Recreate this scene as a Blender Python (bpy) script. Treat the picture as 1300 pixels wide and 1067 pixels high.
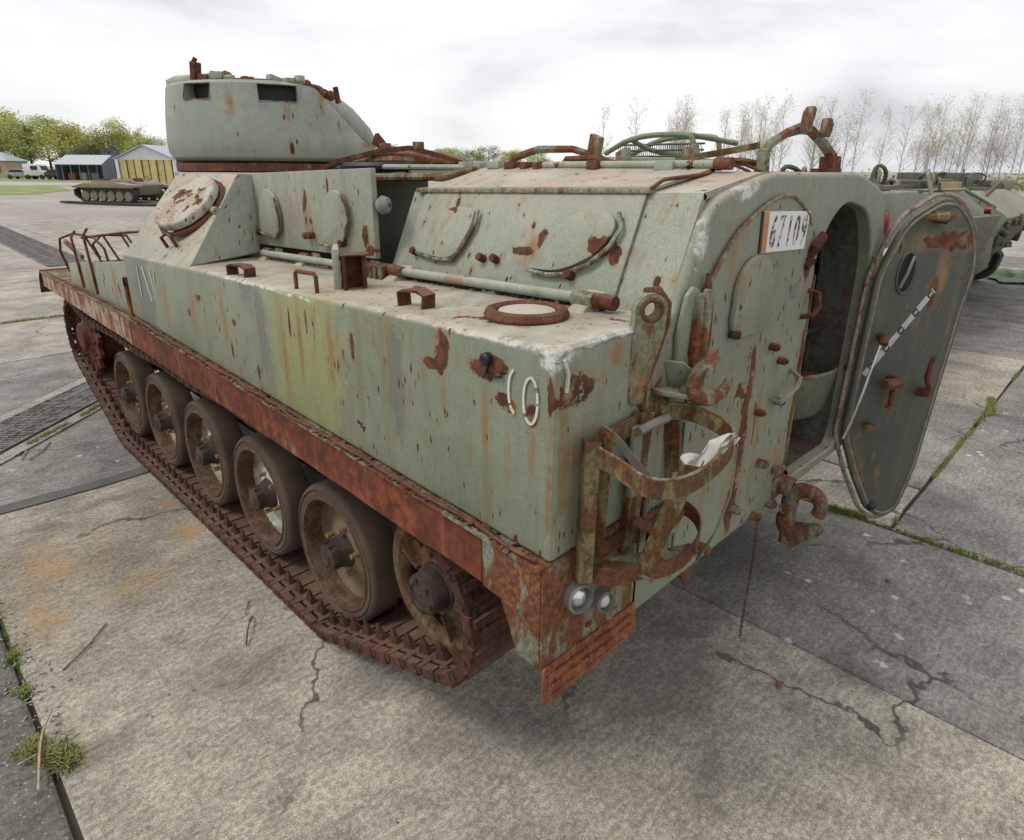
import bpy, bmesh, math, random
from mathutils import Vector, Matrix, noise as mnoise
random.seed(11)
for o in list(bpy.data.objects): bpy.data.objects.remove(o)
S = bpy.context.scene
COL = S.collection
R = math.radians
# ------------------------------------------------------------------ camera
cd = bpy.data.cameras.new('camera'); cam = bpy.data.objects.new('camera', cd); COL.objects.link(cam)
cd.sensor_width = 36.0; cd.lens = 812.41/1300*36.0; cd.shift_y = -46.0/1300; cd.clip_start = 0.05; cd.clip_end = 3000
yaw, pitch, roll = R(45.22983), R(18.61283), R(0.39811)
fw = Vector((math.sin(yaw)*math.cos(pitch), math.cos(yaw)*math.cos(pitch), -math.sin(pitch)))
rt = Vector((math.cos(yaw), -math.sin(yaw), 0)); up = rt.cross(fw)
r2 = rt*math.cos(roll)+up*math.sin(roll); u2 = -rt*math.sin(roll)+up*math.cos(roll)
m = Matrix((r2, u2, -fw)).transposed().to_4x4(); m.translation = (-2.32045, -1.04797, 2.01032)
cam.matrix_world = m
S.camera = cam
S.render.resolution_x = 1024; S.render.resolution_y = 840
# ------------------------------------------------------------------ sky and sun
SUN_EL, SUN_AZ = R(52), R(-62)          # azimuth measured from +Y towards +X
w = bpy.data.worlds.new('World'); S.world = w; w.use_nodes = True
nt = w.node_tree; nt.nodes.clear()
wo = nt.nodes.new('ShaderNodeOutputWorld'); bg = nt.nodes.new('ShaderNodeBackground')
sky = nt.nodes.new('ShaderNodeTexSky'); sky.sky_type = 'NISHITA'; sky.sun_disc = False
sky.sun_elevation = SUN_EL; sky.sun_rotation = SUN_AZ; sky.air_density = 1.0; sky.dust_density = 3.0
tc = nt.nodes.new('ShaderNodeTexCoord')
mp = nt.nodes.new('ShaderNodeMapping'); mp.inputs['Scale'].default_value = (1.0, 1.0, 3.4); mp.inputs['Location'].default_value = (0.35, 0.9, 0.2)
n1 = nt.nodes.new('ShaderNodeTexNoise'); n1.inputs['Scale'].default_value = 2.0; n1.inputs['Detail'].default_value = 7; n1.inputs['Roughness'].default_value = 0.52
n1.inputs['Distortion'].default_value = 0.25
rp = nt.nodes.new('ShaderNodeValToRGB')
e = rp.color_ramp.elements
e[0].position = 0.34; e[0].color = (7.0, 7.05, 7.45, 1)
e[1].position = 0.62; e[1].color = (11.4, 11.4, 11.4, 1)
el = rp.color_ramp.elements.new(0.47); el.color = (9.8, 9.85, 10.05, 1)
mx = nt.nodes.new('ShaderNodeMix'); mx.data_type = 'RGBA'; mx.inputs['Factor'].default_value = 0.93
nt.links.new(tc.outputs['Generated'], mp.inputs['Vector']); nt.links.new(mp.outputs[0], n1.inputs['Vector'])
nt.links.new(n1.outputs['Fac'], rp.inputs['Fac'])
nt.links.new(sky.outputs[0], mx.inputs['A']); nt.links.new(rp.outputs[0], mx.inputs['B'])
nt.links.new(mx.outputs['Result'], bg.inputs['Color']); bg.inputs['Strength'].default_value = 0.1
nt.links.new(bg.outputs[0], wo.inputs['Surface'])
sl = bpy.data.lights.new('sun', 'SUN'); sun = bpy.data.objects.new('sun', sl); COL.objects.link(sun)
sl.energy = 1.5; sl.angle = R(16); sl.color = (1.0, 0.965, 0.91)
sdir = Vector((math.sin(SUN_AZ)*math.cos(SUN_EL), math.cos(SUN_AZ)*math.cos(SUN_EL), math.sin(SUN_EL)))
sun.rotation_euler = sdir.to_track_quat('Z', 'Y').to_euler(); sun.location = (0, 0, 30)
S.view_settings.view_transform = 'Standard'; S.view_settings.look = 'None'
S.view_settings.exposure = 0.0; S.view_settings.gamma = 1.0
S.render.engine = 'CYCLES'
S.cycles.max_bounces = 4; S.cycles.diffuse_bounces = 3; S.cycles.transparent_max_bounces = 8
S.cycles.use_adaptive_sampling = True; S.cycles.adaptive_threshold = 0.03; S.cycles.use_denoising = True
# ------------------------------------------------------------------ node helper
class G:
    def __init__(s, name):
        s.m = bpy.data.materials.new(name); s.m.use_nodes = True
        s.t = s.m.node_tree; s.b = s.t.nodes['Principled BSDF']; s.P = None; s.memo = {}
    def n(s, ty, **k):
        x = s.t.nodes.new(ty)
        for a, b in k.items(): setattr(x, a, b)
        return x
    def lk(s, a, b):
        if isinstance(a, (int, float)): b.default_value = a
        elif isinstance(a, tuple): b.default_value = a if len(a) == len(b.default_value) else (*a, 1.0)
        else: s.t.links.new(a, b)
    def geo(s, out='Position'):
        return s.n('ShaderNodeNewGeometry').outputs[out]
    def obj(s, out='Object'): return s.n('ShaderNodeTexCoord').outputs[out]
    def rnd(s): return s.n('ShaderNodeObjectInfo').outputs['Random']
    def pos(s):
        if s.P is None: s.P = s.geo()
        return s.P
    def sc(s, v, sx, sy=None, sz=None, loc=(0, 0, 0), rot=(0, 0, 0)):
        if sy is None: sy = sz = sx
        x = s.n('ShaderNodeMapping'); s.lk(v, x.inputs['Vector'])
        x.inputs['Scale'].default_value = (sx, sy, sz); x.inputs['Location'].default_value = loc; x.inputs['Rotation'].default_value = rot
        return x.outputs[0]
    def noise(s, v, scale, det=4, ro=.55, dist=0, out='Fac'):
        key = (v.node.name, v.name, scale, det, ro, dist)
        if key in s.memo: return s.memo[key].outputs[out]
        x = s.memo[key] = s.n('ShaderNodeTexNoise'); s.lk(v, x.inputs['Vector'])
        x.inputs['Scale'].default_value = scale; x.inputs['Detail'].default_value = det
        x.inputs['Roughness'].default_value = ro; x.inputs['Distortion'].default_value = dist
        return x.outputs[out]
    def voro(s, v, scale, feat='F1', out='Distance', rand=1):
        x = s.n('ShaderNodeTexVoronoi', feature=feat); s.lk(v, x.inputs['Vector']); x.inputs['Scale'].default_value = scale
        x.inputs['Randomness'].default_value = rand
        return x.outputs[out]
    def math(s, op, a, b=0.0, c=None, clamp=False):
        x = s.n('ShaderNodeMath', operation=op, use_clamp=clamp); s.lk(a, x.inputs[0]); s.lk(b, x.inputs[1])
        if c is not None: s.lk(c, x.inputs[2])
        return x.outputs[0]
    def vmath(s, op, a, b, out=0):
        x = s.n('ShaderNodeVectorMath', operation=op); s.lk(a, x.inputs[0]); s.lk(b, x.inputs[1]); return x.outputs[out]
    def mix(s, f, a, b, blend='MIX'):
        x = s.n('ShaderNodeMix', data_type='RGBA', blend_type=blend); s.lk(f, x.inputs[0]); s.lk(a, x.inputs[6]); s.lk(b, x.inputs[7]); return x.outputs[2]
    def sm(s, v, a, b, lo=0.0, hi=1.0):
        x = s.n('ShaderNodeMapRange', interpolation_type='SMOOTHSTEP'); s.lk(v, x.inputs['Value'])
        if a > b: a, b, lo, hi = b, a, hi, lo
        x.inputs['From Min'].default_value = a; x.inputs['From Max'].default_value = b
        x.inputs['To Min'].default_value = lo; x.inputs['To Max'].default_value = hi
        return x.outputs[0]
    def sep(s, v):
        x = s.n('ShaderNodeSeparateXYZ'); s.lk(v, x.inputs[0]); return x.outputs
    def max(s, *a):
        r = a[0]
        for b in a[1:]: r = s.math('MAXIMUM', r, b)
        return r
    def blobs(s, v, L, soft=.75):
        """union of soft ellipsoids (centre, radii) on a wobbling coordinate"""
        wob = s.noise(v, 13, 6, .74, out='Color')
        wob = s.vmath('SUBTRACT', wob, (.5, .5, .5)); r = None
        for c, rad in L:
            q = s.vmath('SUBTRACT', v, tuple(c)); q = s.vmath('DIVIDE', q, tuple(rad))
            ww = s.vmath('SCALE', wob, (0, 0, 0)); ww.node.inputs['Scale'].default_value = 2.1
            q = s.vmath('ADD', q, ww)
            d = s.vmath('LENGTH', q, (0, 0, 0), out=1)
            d = s.sm(d, 1.0, soft); r = d if r is None else s.math('MAXIMUM', r, d)
        return r
    def bump(s, h, st=.3, dist=.01):
        x = s.n('ShaderNodeBump'); x.inputs['Strength'].default_value = st; x.inputs['Distance'].default_value = dist
        s.lk(h, x.inputs['Height']); s.t.links.new(x.outputs[0], s.b.inputs['Normal'])
    def fin(s, col, rough=.6, metal=0.0, spec=.5):
        s.lk(col, s.b.inputs['Base Color']); s.lk(rough, s.b.inputs['Roughness']); s.lk(metal, s.b.inputs['Metallic'])
        s.b.inputs['Specular IOR Level'].default_value = spec
        return s.m

RUST_D, RUST_M, RUST_O = (.055, .024, .016), (.132, .045, .0225), (.25, .092, .036)
def rustcol(g, v, f=1.0):
    a = g.noise(v, 22*f, 6, .65); b = g.noise(v, 5*f, 4, .6)
    c = g.mix(g.sm(a, .32, .66), RUST_D, RUST_M)
    return g.mix(g.math('MULTIPLY', g.sm(b, .42, .75, 0, .8), g.sm(a, .40, .66)), c, RUST_O)

def paint(name, base, alt, rust=.5, streak=.5, dust=1.0, patches=None, drips=None, camo=None, camo2=None, pale=None, chip=1.0, rough=.55, objspace=False):
    g = G(name); v = g.obj() if objspace else g.pos()
    big = g.noise(v, 1.7, 4, .6)
    col = g.mix(g.sm(big, .35, .68), base, alt)
    if camo: col = g.mix(g.math('MULTIPLY', g.blobs(v, camo[1], .8), camo[2]), col, camo[0])
    if camo2: col = g.mix(g.math('MULTIPLY', g.blobs(v, camo2[1], .55), camo2[2]), col, camo2[0])
    mot = g.noise(v, 23, 6, .62)
    col = g.mix(1.0, col, g.mix(mot, (.80, .80, .80), (1.16, 1.15, 1.14)), 'MULTIPLY')
    fine = g.noise(v, 170, 3, .7); col = g.mix(1.0, col, g.mix(g.sm(fine, .3, .7), (.84, .84, .83), (1.13, 1.13, 1.12)), 'MULTIPLY')
    gm0 = g.noise(g.sc(v, 5, 5, 2.2), 1.0, 7, .72, .3); col = g.mix(g.sm(gm0, .50, .72, 0, .42), col, (.145, .135, .095))
    # thin runs of dirt
    st = g.noise(g.sc(v, 17, 17, .95), 1.0, 5, .62)
    st2 = g.noise(g.sc(v, 44, 44, 1.9, loc=(3, 1, 2)), 1.0, 4, .6)
    sm_ = g.math('MULTIPLY', g.math('ADD', g.sm(st, .52, .72), g.math('MULTIPLY', g.sm(st2, .55, .75), .55)), streak, clamp=True)
    col = g.mix(sm_, col, (.185, .145, .082))
    # rust: islands gated by a broad mask, their orange bleed, and many small chips
    gate = g.noise(v, 2.3, 3, .5)
    a = g.noise(v, 8.5, 6, .66)
    lvl = g.math('ADD', a, g.math('MULTIPLY', g.math('SUBTRACT', gate, .5), .55))
    thr = .735 - .12*rust
    isl = g.sm(lvl, thr, thr+.018)
    bl = g.noise(g.sc(v, 9, 9, 2.6), 1.0, 5, .62)
    bl = g.math('ADD', bl, g.math('MULTIPLY', g.math('SUBTRACT', gate, .5), .55))
    halo = g.math('MULTIPLY', g.sm(bl, thr-.09, thr+.05), .62)
    def pits(sc, dens, off):
        vv = g.vmath('ADD', g.sc(v, sc, sc, sc*.30, loc=off), g.vmath('MULTIPLY', g.noise(v, 42, 4, .7, out='Color'), (.5, .5, .5)))
        d_ = g.voro(vv, 1.0); rc = g.sep(g.voro(vv, 1.0, out='Color')); on = g.sm(g.math('ADD', rc[0], g.math('MULTIPLY', g.math('SUBTRACT', gate, .5), 1.1)), 1.0-dens, 1.04-dens)
        rad = g.math('MULTIPLY', g.math('MULTIPLY', rc[1], rc[1]), .30)
        core = g.math('MULTIPLY', g.sm(g.math('SUBTRACT', d_, rad), .05, .0), on)
        ring = g.math('MULTIPLY', g.sm(g.math('SUBTRACT', d_, rad), .42, .0), on)
        return core, ring
    k1, h1 = pits(30, .20*chip, (1.3, 2.1, .4)); k2, h2 = pits(66, .24*chip, (4.2, .3, 1.9))
    chips = g.max(k1, k2)
    halo = g.max(halo, g.math('MULTIPLY', g.max(h1, g.math('MULTIPLY', h2, .7)), .55))
    rm = g.max(isl, chips)
    if patches: 
        pm = g.blobs(v, patches, .93); rm = g.max(rm, g.math('MULTIPLY', pm, g.sm(a, .37, .45)))
        halo = g.max(halo, g.math('MULTIPLY', g.blobs(v, [(c, (r[0]*1.5, r[1]*1.5, r[2]*1.45)) for c, r in patches], .5), .5))
    if drips:
        dm = g.blobs(v, drips, .25); halo = g.max(halo, g.math('MULTIPLY', dm, g.sm(st2, .34, .62, .25, .95)))
    col = g.mix(halo, col, g.mix(g.noise(v, 14, 4), (.22, .098, .036), (.30, .175, .07)))
    if pale:   # paint worn pale and scabby along handled edges
        pm2 = g.math('MULTIPLY', g.blobs(v, pale, .6), g.sm(g.noise(v, 26, 5, .6), .40, .58)); col = g.mix(pm2, col, (.60, .60, .56))
    # dust and lichen on what faces up
    nz = g.sep(g.geo('Normal'))[2]
    dz = g.math('MULTIPLY', g.sm(nz, .35, .92), dust)
    dn = g.noise(v, 7, 6, .65)
    col = g.mix(g.math('MULTIPLY', dz, g.sm(dn, .30, .62, .25, .85)), col, g.mix(g.sm(g.noise(v, 3.1, 5, .6), .38, .62), (.46, .42, .355), (.42, .33, .255)))
    col = g.mix(g.math('MULTIPLY', dz, g.sm(g.noise(v, 16, 5, .6), .56, .70, 0, .6)), col, (.25, .115, .055))
    col = g.mix(rm, col, g.mix(g.math('MULTIPLY', chips, .75), rustcol(g, v), (.058, .026, .016)))
    h = g.math('ADD', g.math('MULTIPLY', g.noise(v, 75, 4, .7), .55), g.math('MULTIPLY', g.noise(v, 4.5, 2, .5), .8))
    h = g.math('SUBTRACT', h, g.math('MULTIPLY', isl, .9))
    g.bump(h, .38, .006)
    rr = g.math('ADD', g.math('MULTIPLY', g.max(rm, g.math('MULTIPLY', dz, .6)), .3), g.math('ADD', rough-.06, g.math('MULTIPLY', mot, .14)))
    return g.fin(col, rr, 0.0, .38)

def rustmat(name, tone=(1, 1, 1), palefrac=0.0, palecol=(.36, .35, .26), f=1.0, dust=.35, rough=.85):
    g = G(name); v = g.pos()
    c = rustcol(g, v, f)
    big = g.noise(v, 3.2*f, 5, .6)
    c = g.mix(g.sm(big, .35, .65), c, g.mix(1.0, c, (1.45, 1.25, 1.15), 'MULTIPLY'))
    st = g.noise(g.sc(v, 26, 26, 1.7), 1.0, 4, .6); c = g.mix(g.sm(st, .55, .75, 0, .5), c, (.33, .15, .075))
    c = g.mix(1.0, c, tone, 'MULTIPLY')
    if palefrac > 0:
        a = g.noise(v, 6.5*f, 7, .68, .2); p = g.math('MULTIPLY', g.sm(a, .64-.22*palefrac, .74-.22*palefrac), g.sm(g.noise(v, 40*f, 4, .7), .32, .56, .35, 1))
        c = g.mix(p, c, g.mix(g.noise(v, 20), palecol, tuple(x*.7 for x in palecol)))
    nz = g.sep(g.geo('Normal'))[2]
    c = g.mix(g.math('MULTIPLY', g.sm(nz, .5, .95), g.math('MULTIPLY', g.noise(v, 9, 5), dust)), c, (.36, .27, .21))
    g.bump(g.math('ADD', g.noise(v, 70*f, 5, .65), g.math('MULTIPLY', g.noise(v, 9*f, 4), 1.3)), .5, .006)
    return g.fin(c, rough, 0.0, .3)

def weathered(name, c1, c2, c3, f=1.0, bal=.5, rough=.75, objspace=False):
    """old paint rubbed and rusting through in soft streaks: c1 paint, c2 rust, c3 dark rust"""
    g = G(name); v = g.obj() if objspace else g.pos()
    a = g.noise(g.sc(v, 13*f, 13*f, 4.5*f), 1.0, 8, .7, .4); b = g.noise(v, 5*f, 6, .65); k = g.noise(v, 60*f, 4, .7)
    t = g.math('ADD', g.math('MULTIPLY', a, .6), g.math('ADD', g.math('MULTIPLY', b, .3), g.math('MULTIPLY', k, .10)))
    c = g.mix(g.sm(t, .62-.24*bal-.015, .62-.24*bal+.035), c1, c2)
    c = g.mix(g.sm(g.noise(v, 17*f, 6, .7), .55, .72, 0, .85), c, c3)
    c = g.mix(g.math('MULTIPLY', g.sm(b, .50, .68), g.sm(k, .42, .62, 0, .7)), c, tuple(x*y for x, y in zip(c2, (1.9, 1.75, 1.4))))
    c = g.mix(1.0, c, g.mix(g.sm(k, .3, .7), (.60, .60, .60), (1.32, 1.32, 1.32)), 'MULTIPLY')
    g.bump(g.math('ADD', g.noise(v, 55*f, 4, .65), b), .5, .006)
    return g.fin(c, rough, 0.0, .3)
def simple(name, a, b, scale=8, rough=.7, bump=.2, metal=0.0, objspace=False, spec=.4):
    g = G(name); v = g.obj() if objspace else g.pos()
    c = g.mix(g.sm(g.noise(v, scale, 6, .6), .32, .68), a, b)
    if bump: g.bump(g.noise(v, scale*6, 4, .6), bump, .006)
    return g.fin(c, rough, metal, spec)
# ------------------------------------------------------------------ mesh helper
class MB:
    def __init__(s): s.v = []; s.f = []; s.k = []
    def add(s, vs, fs, k=0):
        o = len(s.v); s.v += [tuple(x) for x in vs]; s.f += [tuple(i+o for i in f) for f in fs]; s.k += [k]*len(fs); return s
    def hexa(s, p, k=0):  # 4 bottom, 4 top, same order
        return s.add(p, [(3, 2, 1, 0), (4, 5, 6, 7), (0, 1, 5, 4), (1, 2, 6, 5), (2, 3, 7, 6), (3, 0, 4, 7)], k)
    def box(s, c, d, rot=None, k=0):
        x, y, z = d[0]/2, d[1]/2, d[2]/2
        P = [Vector(q) for q in ((-x,-y,-z),(x,-y,-z),(x,y,-z),(-x,y,-z),(-x,-y,z),(x,-y,z),(x,y,z),(-x,y,z))]
        if rot is not None:
            if not isinstance(rot, Matrix):
                from mathutils import Euler
                rot = Euler([R(a) for a in rot]).to_matrix()
            P = [rot @ q for q in P]
        return s.hexa([q+Vector(c) for q in P], k)
    def prism(s, poly, ax, a, b, k=0):
        def mk(p, t): return {'x': (t, p[0], p[1]), 'y': (p[0], t, p[1]), 'z': (p[0], p[1], t)}[ax]
        n = len(poly); vs = [mk(p, a) for p in poly]+[mk(p, b) for p in poly]
        fs = [tuple(range(n)), tuple(range(2*n-1, n-1, -1))]+[(i, (i+1) % n, (i+1) % n+n, i+n) for i in range(n)]
        return s.add(vs, fs, k)
    def slab(s, poly3, th, k=0):   # planar 3-d polygon given a thickness along its normal
        P = [Vector(p) for p in poly3]; nn = Vector((0, 0, 0))
        for i in range(len(P)): nn += P[i].cross(P[(i+1) % len(P)])
        nn.normalize(); n = len(P)
        fs = [tuple(range(n)), tuple(range(2*n-1, n-1, -1))]+[(i, i+n, (i+1) % n+n, (i+1) % n) for i in range(n)]
        return s.add(P+[p+nn*th for p in P], fs, k)
    def tube(s, pts, r, seg=8, closed=False, cap=True, k=0, flat=None):
        P = [Vector(p) for p in pts]; n = len(P)
        rr = r if isinstance(r, (list, tuple)) else [r]*n
        T = []
        for i in range(n):
            if closed: t = P[(i+1) % n]-P[i-1]
            else: t = P[min(i+1, n-1)]-P[max(i-1, 0)]
            T.append(t.normalized())
        a = T[0].orthogonal().normalized() if flat is None else (Vector(flat)-T[0]*Vector(flat).dot(T[0])).normalized()
        vs = []
        for i in range(n):
            a = (a-T[i]*a.dot(T[i]));  a = a.normalized() if a.length > 1e-6 else T[i].orthogonal().normalized()
            b = T[i].cross(a)
            for j in range(seg):
                q = 2*math.pi*j/seg; vs.append(P[i]+(a*math.cos(q)+b*math.sin(q))*rr[i])
        fs = []
        for i in range(n if closed else n-1):
            i2 = (i+1) % n
            for j in range(seg): fs.append((i*seg+j, i*seg+(j+1) % seg, i2*seg+(j+1) % seg, i2*seg+j))
        if cap and not closed: fs += [tuple(range(seg-1, -1, -1)), tuple(range((n-1)*seg, n*seg))]
        return s.add(vs, fs, k)
    def strap(s, pts, wdir, wid, th, closed=False, k=0):
        """flat strip: wid along wdir, th across"""
        P = [Vector(p) for p in pts]; n = len(P); W = Vector(wdir).normalized(); vs = []
        for i in range(n):
            t = (P[(i+1) % n]-P[i-1]) if closed else (P[min(i+1, n-1)]-P[max(i-1, 0)])
            t.normalize(); u = W-t*W.dot(t); u.normalize(); b = t.cross(u)
            for su, sb in ((-1, -1), (1, -1), (1, 1), (-1, 1)): vs.append(P[i]+u*su*wid/2+b*sb*th/2)
        fs = []
        for i in range(n if closed else n-1):
            i2 = (i+1) % n
            for j in range(4): fs.append((i*4+j, i*4+(j+1) % 4, i2*4+(j+1) % 4, i2*4+j))
        if not closed: fs += [(3, 2, 1, 0), tuple(range((n-1)*4, n*4))]
        return s.add(vs, fs, k)
    def lathe(s, prof, o, ax, seg=32, k=0, closed=False, cap=False):
        O = Vector(o); A = Vector(ax).normalized(); u = A.orthogonal().normalized(); v_ = A.cross(u); vs = []; n = len(prof)
        for r_, h in prof:
            for j in range(seg):
                q = 2*math.pi*j/seg; vs.append(O+A*h+(u*math.cos(q)+v_*math.sin(q))*r_)
        fs = []
        for i in range(n if closed else n-1):
            i2 = (i+1) % n
            for j in range(seg): fs.append((i*seg+j, i*seg+(j+1) % seg, i2*seg+(j+1) % seg, i2*seg+j))
        if cap: fs += [tuple(range(seg-1, -1, -1)), tuple(range((n-1)*seg, n*seg))]
        return s.add(vs, fs, k)
    def cyl(s, a, b, r, seg=12, k=0, r2=None):
        return s.tube([a, b], [r, r if r2 is None else r2], seg, k=k)
    def ball(s, c, r, k=0, seg=10, sq=(1, 1, 1)):
        n = seg//2; prof = [(r*math.sin(math.pi*i/n), -r*math.cos(math.pi*i/n)) for i in range(n+1)]
        prof[0] = (r*.02, -r); prof[-1] = (r*.02, r)
        o = len(s.v); s.lathe(prof, (0, 0, 0), (0, 0, 1), seg, k, cap=True)
        for i in range(o, len(s.v)):
            x = s.v[i]; s.v[i] = (x[0]*sq[0]+c[0], x[1]*sq[1]+c[1], x[2]*sq[2]+c[2])
        return s
    def jit(s, a, f=7.0):
        for i, x in enumerate(s.v):
            d = mnoise.noise_vector(Vector(x)*f); s.v[i] = (x[0]+d.x*a, x[1]+d.y*a, x[2]+d.z*a)
        return s
    def mesh(s, name, mats, bev=0, seg=2, smooth=38, recalc=True):
        me = bpy.data.meshes.new(name); me.from_pydata(s.v, [], s.f)
        me.polygons.foreach_set('material_index', s.k)
        bm = bmesh.new(); bm.from_mesh(me)
        if recalc: bmesh.ops.recalc_face_normals(bm, faces=bm.faces)
        if bev:
            ed = [e for e in bm.edges if len(e.link_faces) == 2 and e.calc_face_angle(0) > R(28)]
            bmesh.ops.bevel(bm, geom=ed, offset=bev, segments=seg, profile=.5, affect='EDGES', clamp_overlap=True)
        if smooth:
            for f in bm.faces: f.smooth = True
            for e in bm.edges:
                if len(e.link_faces) != 2 or e.calc_face_angle(0) > R(smooth): e.smooth = False
        bm.to_mesh(me); bm.free()
        for x in (mats if isinstance(mats, (list, tuple)) else [mats]): me.materials.append(x)
        me.update(); return me
    def build(s, name, mats, parent=None, bev=0, seg=2, smooth=38, recalc=True):
        return link(name, s.mesh(name, mats, bev, seg, smooth, recalc), parent)
def link(name, me, parent=None, mat=None):
    o = bpy.data.objects.new(name, me); COL.objects.link(o)
    if parent is not None: setpar(o, parent)
    if mat is not None: o.matrix_local = mat
    return o
def setpar(o, p):
    """children keep model coordinates equal to world coordinates while their thing stands unrotated"""
    o.parent = p
    off = Vector((0, 0, 0)); q = p
    if p.parent is None: off = -Vector(p.location) if p.get('_abs') else off
    o.location = off
def tag(o, label, cat, group=None):
    o['label'] = label; o['category'] = cat
    if group: o['group'] = group
    return o
def thing(name, label, cat, loc=(0, 0, 0), rz=0, group=None, absolute=False):
    o = bpy.data.objects.new(name, None); COL.objects.link(o); o.location = loc; o.rotation_euler = (0, 0, rz); o.empty_display_size = .2
    if absolute: o['_abs'] = 1
    return tag(o, label, cat, group)
def struct(o): o['kind'] = 'structure'; return o
def stuff(o): o['kind'] = 'stuff'; return o
def copy_tree(o, parent=None):
    c = o.copy(); COL.objects.link(c); c.parent = parent
    for ch in list(o.children): copy_tree(ch, c)
    return c
def arc(cx, cy, r, a0, a1, n, ry=None):
    ry = r if ry is None else ry
    return [(cx+r*math.cos(R(a0+(a1-a0)*i/n)), cy+ry*math.sin(R(a0+(a1-a0)*i/n))) for i in range(n+1)]
def text_mesh(name, s, size, mat, M, extrude=.0006, shear=0.0, sx=1.0):
    c = bpy.data.curves.new('tmp', 'FONT'); c.body = s; c.size = size; c.extrude = extrude; c.align_x = 'CENTER'; c.align_y = 'CENTER'; c.shear = shear; c.resolution_u = 4
    o = bpy.data.objects.new('tmp', c); COL.objects.link(o)
    dg = bpy.context.evaluated_depsgraph_get(); dg.update()
    me = bpy.data.meshes.new_from_object(o.evaluated_get(dg)); me.name = name
    bpy.data.objects.remove(o); bpy.data.curves.remove(c)
    me.transform(M @ Matrix.Diagonal((sx, 1, 1, 1))); me.materials.clear(); me.materials.append(mat); return me
def V(*a): return Vector(a) if len(a) > 1 else Vector(a[0])
# ------------------------------------------------------------------ ground
def concrete(name, a, b, stains=None, darks=None, spots=.0, far=False, moss=.4):
    g = G(name); v = g.pos()
    n1 = g.noise(v, .55, 5, .6); n2 = g.noise(v, 3.3, 5, .62); gr = g.noise(v, 330, 2, .7); gm_ = g.noise(v, 48, 3, .7); g2 = g.noise(g.sc(v, 9, 46, 9, rot=(0, 0, .5)), 1.0, 2, .6)
    c = g.mix(g.sm(n1, .35, .66), a, b)
    c = g.mix(1.0, c, g.mix(g.sm(n2, .3, .7), (.76, .75, .74), (1.17, 1.16, 1.15)), 'MULTIPLY')
    c = g.mix(1.0, c, g.mix(g.sm(g2, .35, .65), (.86, .86, .86), (1.10, 1.10, 1.09)), 'MULTIPLY')
    if not far:
        c = g.mix(1.0, c, g.mix(g.sm(gr, .34, .66), (.55, .55, .55), (1.42, 1.41, 1.38)), 'MULTIPLY')
        c = g.mix(1.0, c, g.mix(g.sm(gm_, .34, .66), (.74, .74, .74), (1.2, 1.2, 1.19)), 'MULTIPLY')
        ag = g.voro(v, 62); agm = g.sm(g.voro(v, 62, out='Color'), .72, .78)
        c = g.mix(g.math('MULTIPLY', g.sm(ag, .34, .22), g.math('MULTIPLY', agm, .6)), c, (.50, .48, .43))
    mk = g.noise(v, 1.25, 5, .66); c = g.mix(g.sm(mk, .55, .72, 0, moss), c, (.115, .108, .088))
    mk2 = g.noise(g.sc(v, 1, 1, 1, loc=(7, 3, 0)), 6.5, 4, .7); c = g.mix(g.sm(mk2, .60, .72, 0, .6), c, (.13, .125, .11))
    if not far:   # cracks, and dark pock marks
        wv = g.vmath('ADD', v, g.vmath('MULTIPLY', g.noise(v, 2.2, 4, .65, out='Color'), (.55, .55, 0)))
        cr = g.voro(wv, .8, 'DISTANCE_TO_EDGE'); cm = g.math('MULTIPLY', g.sm(cr, .010, .003), g.sm(g.noise(v, .8, 3), .50, .58)); c = g.mix(g.math('MULTIPLY', cm, .8), c, (.055, .05, .042))
        pk = g.noise(g.sc(v, 1, 1, 1, loc=(5, 1, 0)), 28, 3, .72); c = g.mix(g.math('MULTIPLY', g.sm(pk, .64, .70), g.sm(n2, .4, .6, .1, .8)), c, (.085, .08, .068))
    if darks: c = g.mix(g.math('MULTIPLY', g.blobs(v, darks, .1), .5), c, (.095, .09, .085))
    if stains:
        sm_ = g.math('MULTIPLY', g.blobs(v, stains, -.1), g.math('MULTIPLY', g.sm(g.noise(v, 4.0, 7, .75), .38, .60), g.sm(gm_, .30, .62, .25, 1)))
        c = g.mix(sm_, c, (.42, .25, .085))
    if spots:   # lichen dots
        vo = g.voro(v, 7.5); rs = g.sep(g.voro(v, 7.5, out='Color'))[0]
        wob = g.math('ADD', vo, g.math('MULTIPLY', g.math('SUBTRACT', g.noise(v, 30, 4), .5), .22))
        mask = g.math('MULTIPLY', g.sm(wob, .17, .11), g.math('MULTIPLY', g.sm(rs, .50, .54), g.sm(g.noise(v, .9, 3), .45, .6)))
        c = g.mix(g.math('MULTIPLY', mask, spots), c, (.56, .56, .53))
        vo = g.voro(g.sc(v, 1, 1, 1, loc=(3, 8, 0)), 24); c = g.mix(g.math('MULTIPLY', g.sm(vo, .16, .10), g.math('MULTIPLY', g.sm(g.noise(v, 1.7, 3), .52, .64), spots*.8)), c, (.52, .52, .49))
    g.bump(g.math('ADD', g.math('MULTIPLY', gr, .3), gm_), .5 if not far else .1, .006)
    return g.fin(c, g.sm(n2, .3, .7, .92, .8), 0.0, .25)
STAIN = [((-1.95, 2.75, 0), (.34, .42, 1)), ((-1.72, 2.25, 0), (.25, .22, 1)), ((-2.1, 2.25, 0), (.18, .35, 1)), ((-1.35, 2.55, 0), (.17, .24, 1)), ((-1.3, 3.0, 0), (.12, .12, 1))]
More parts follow.
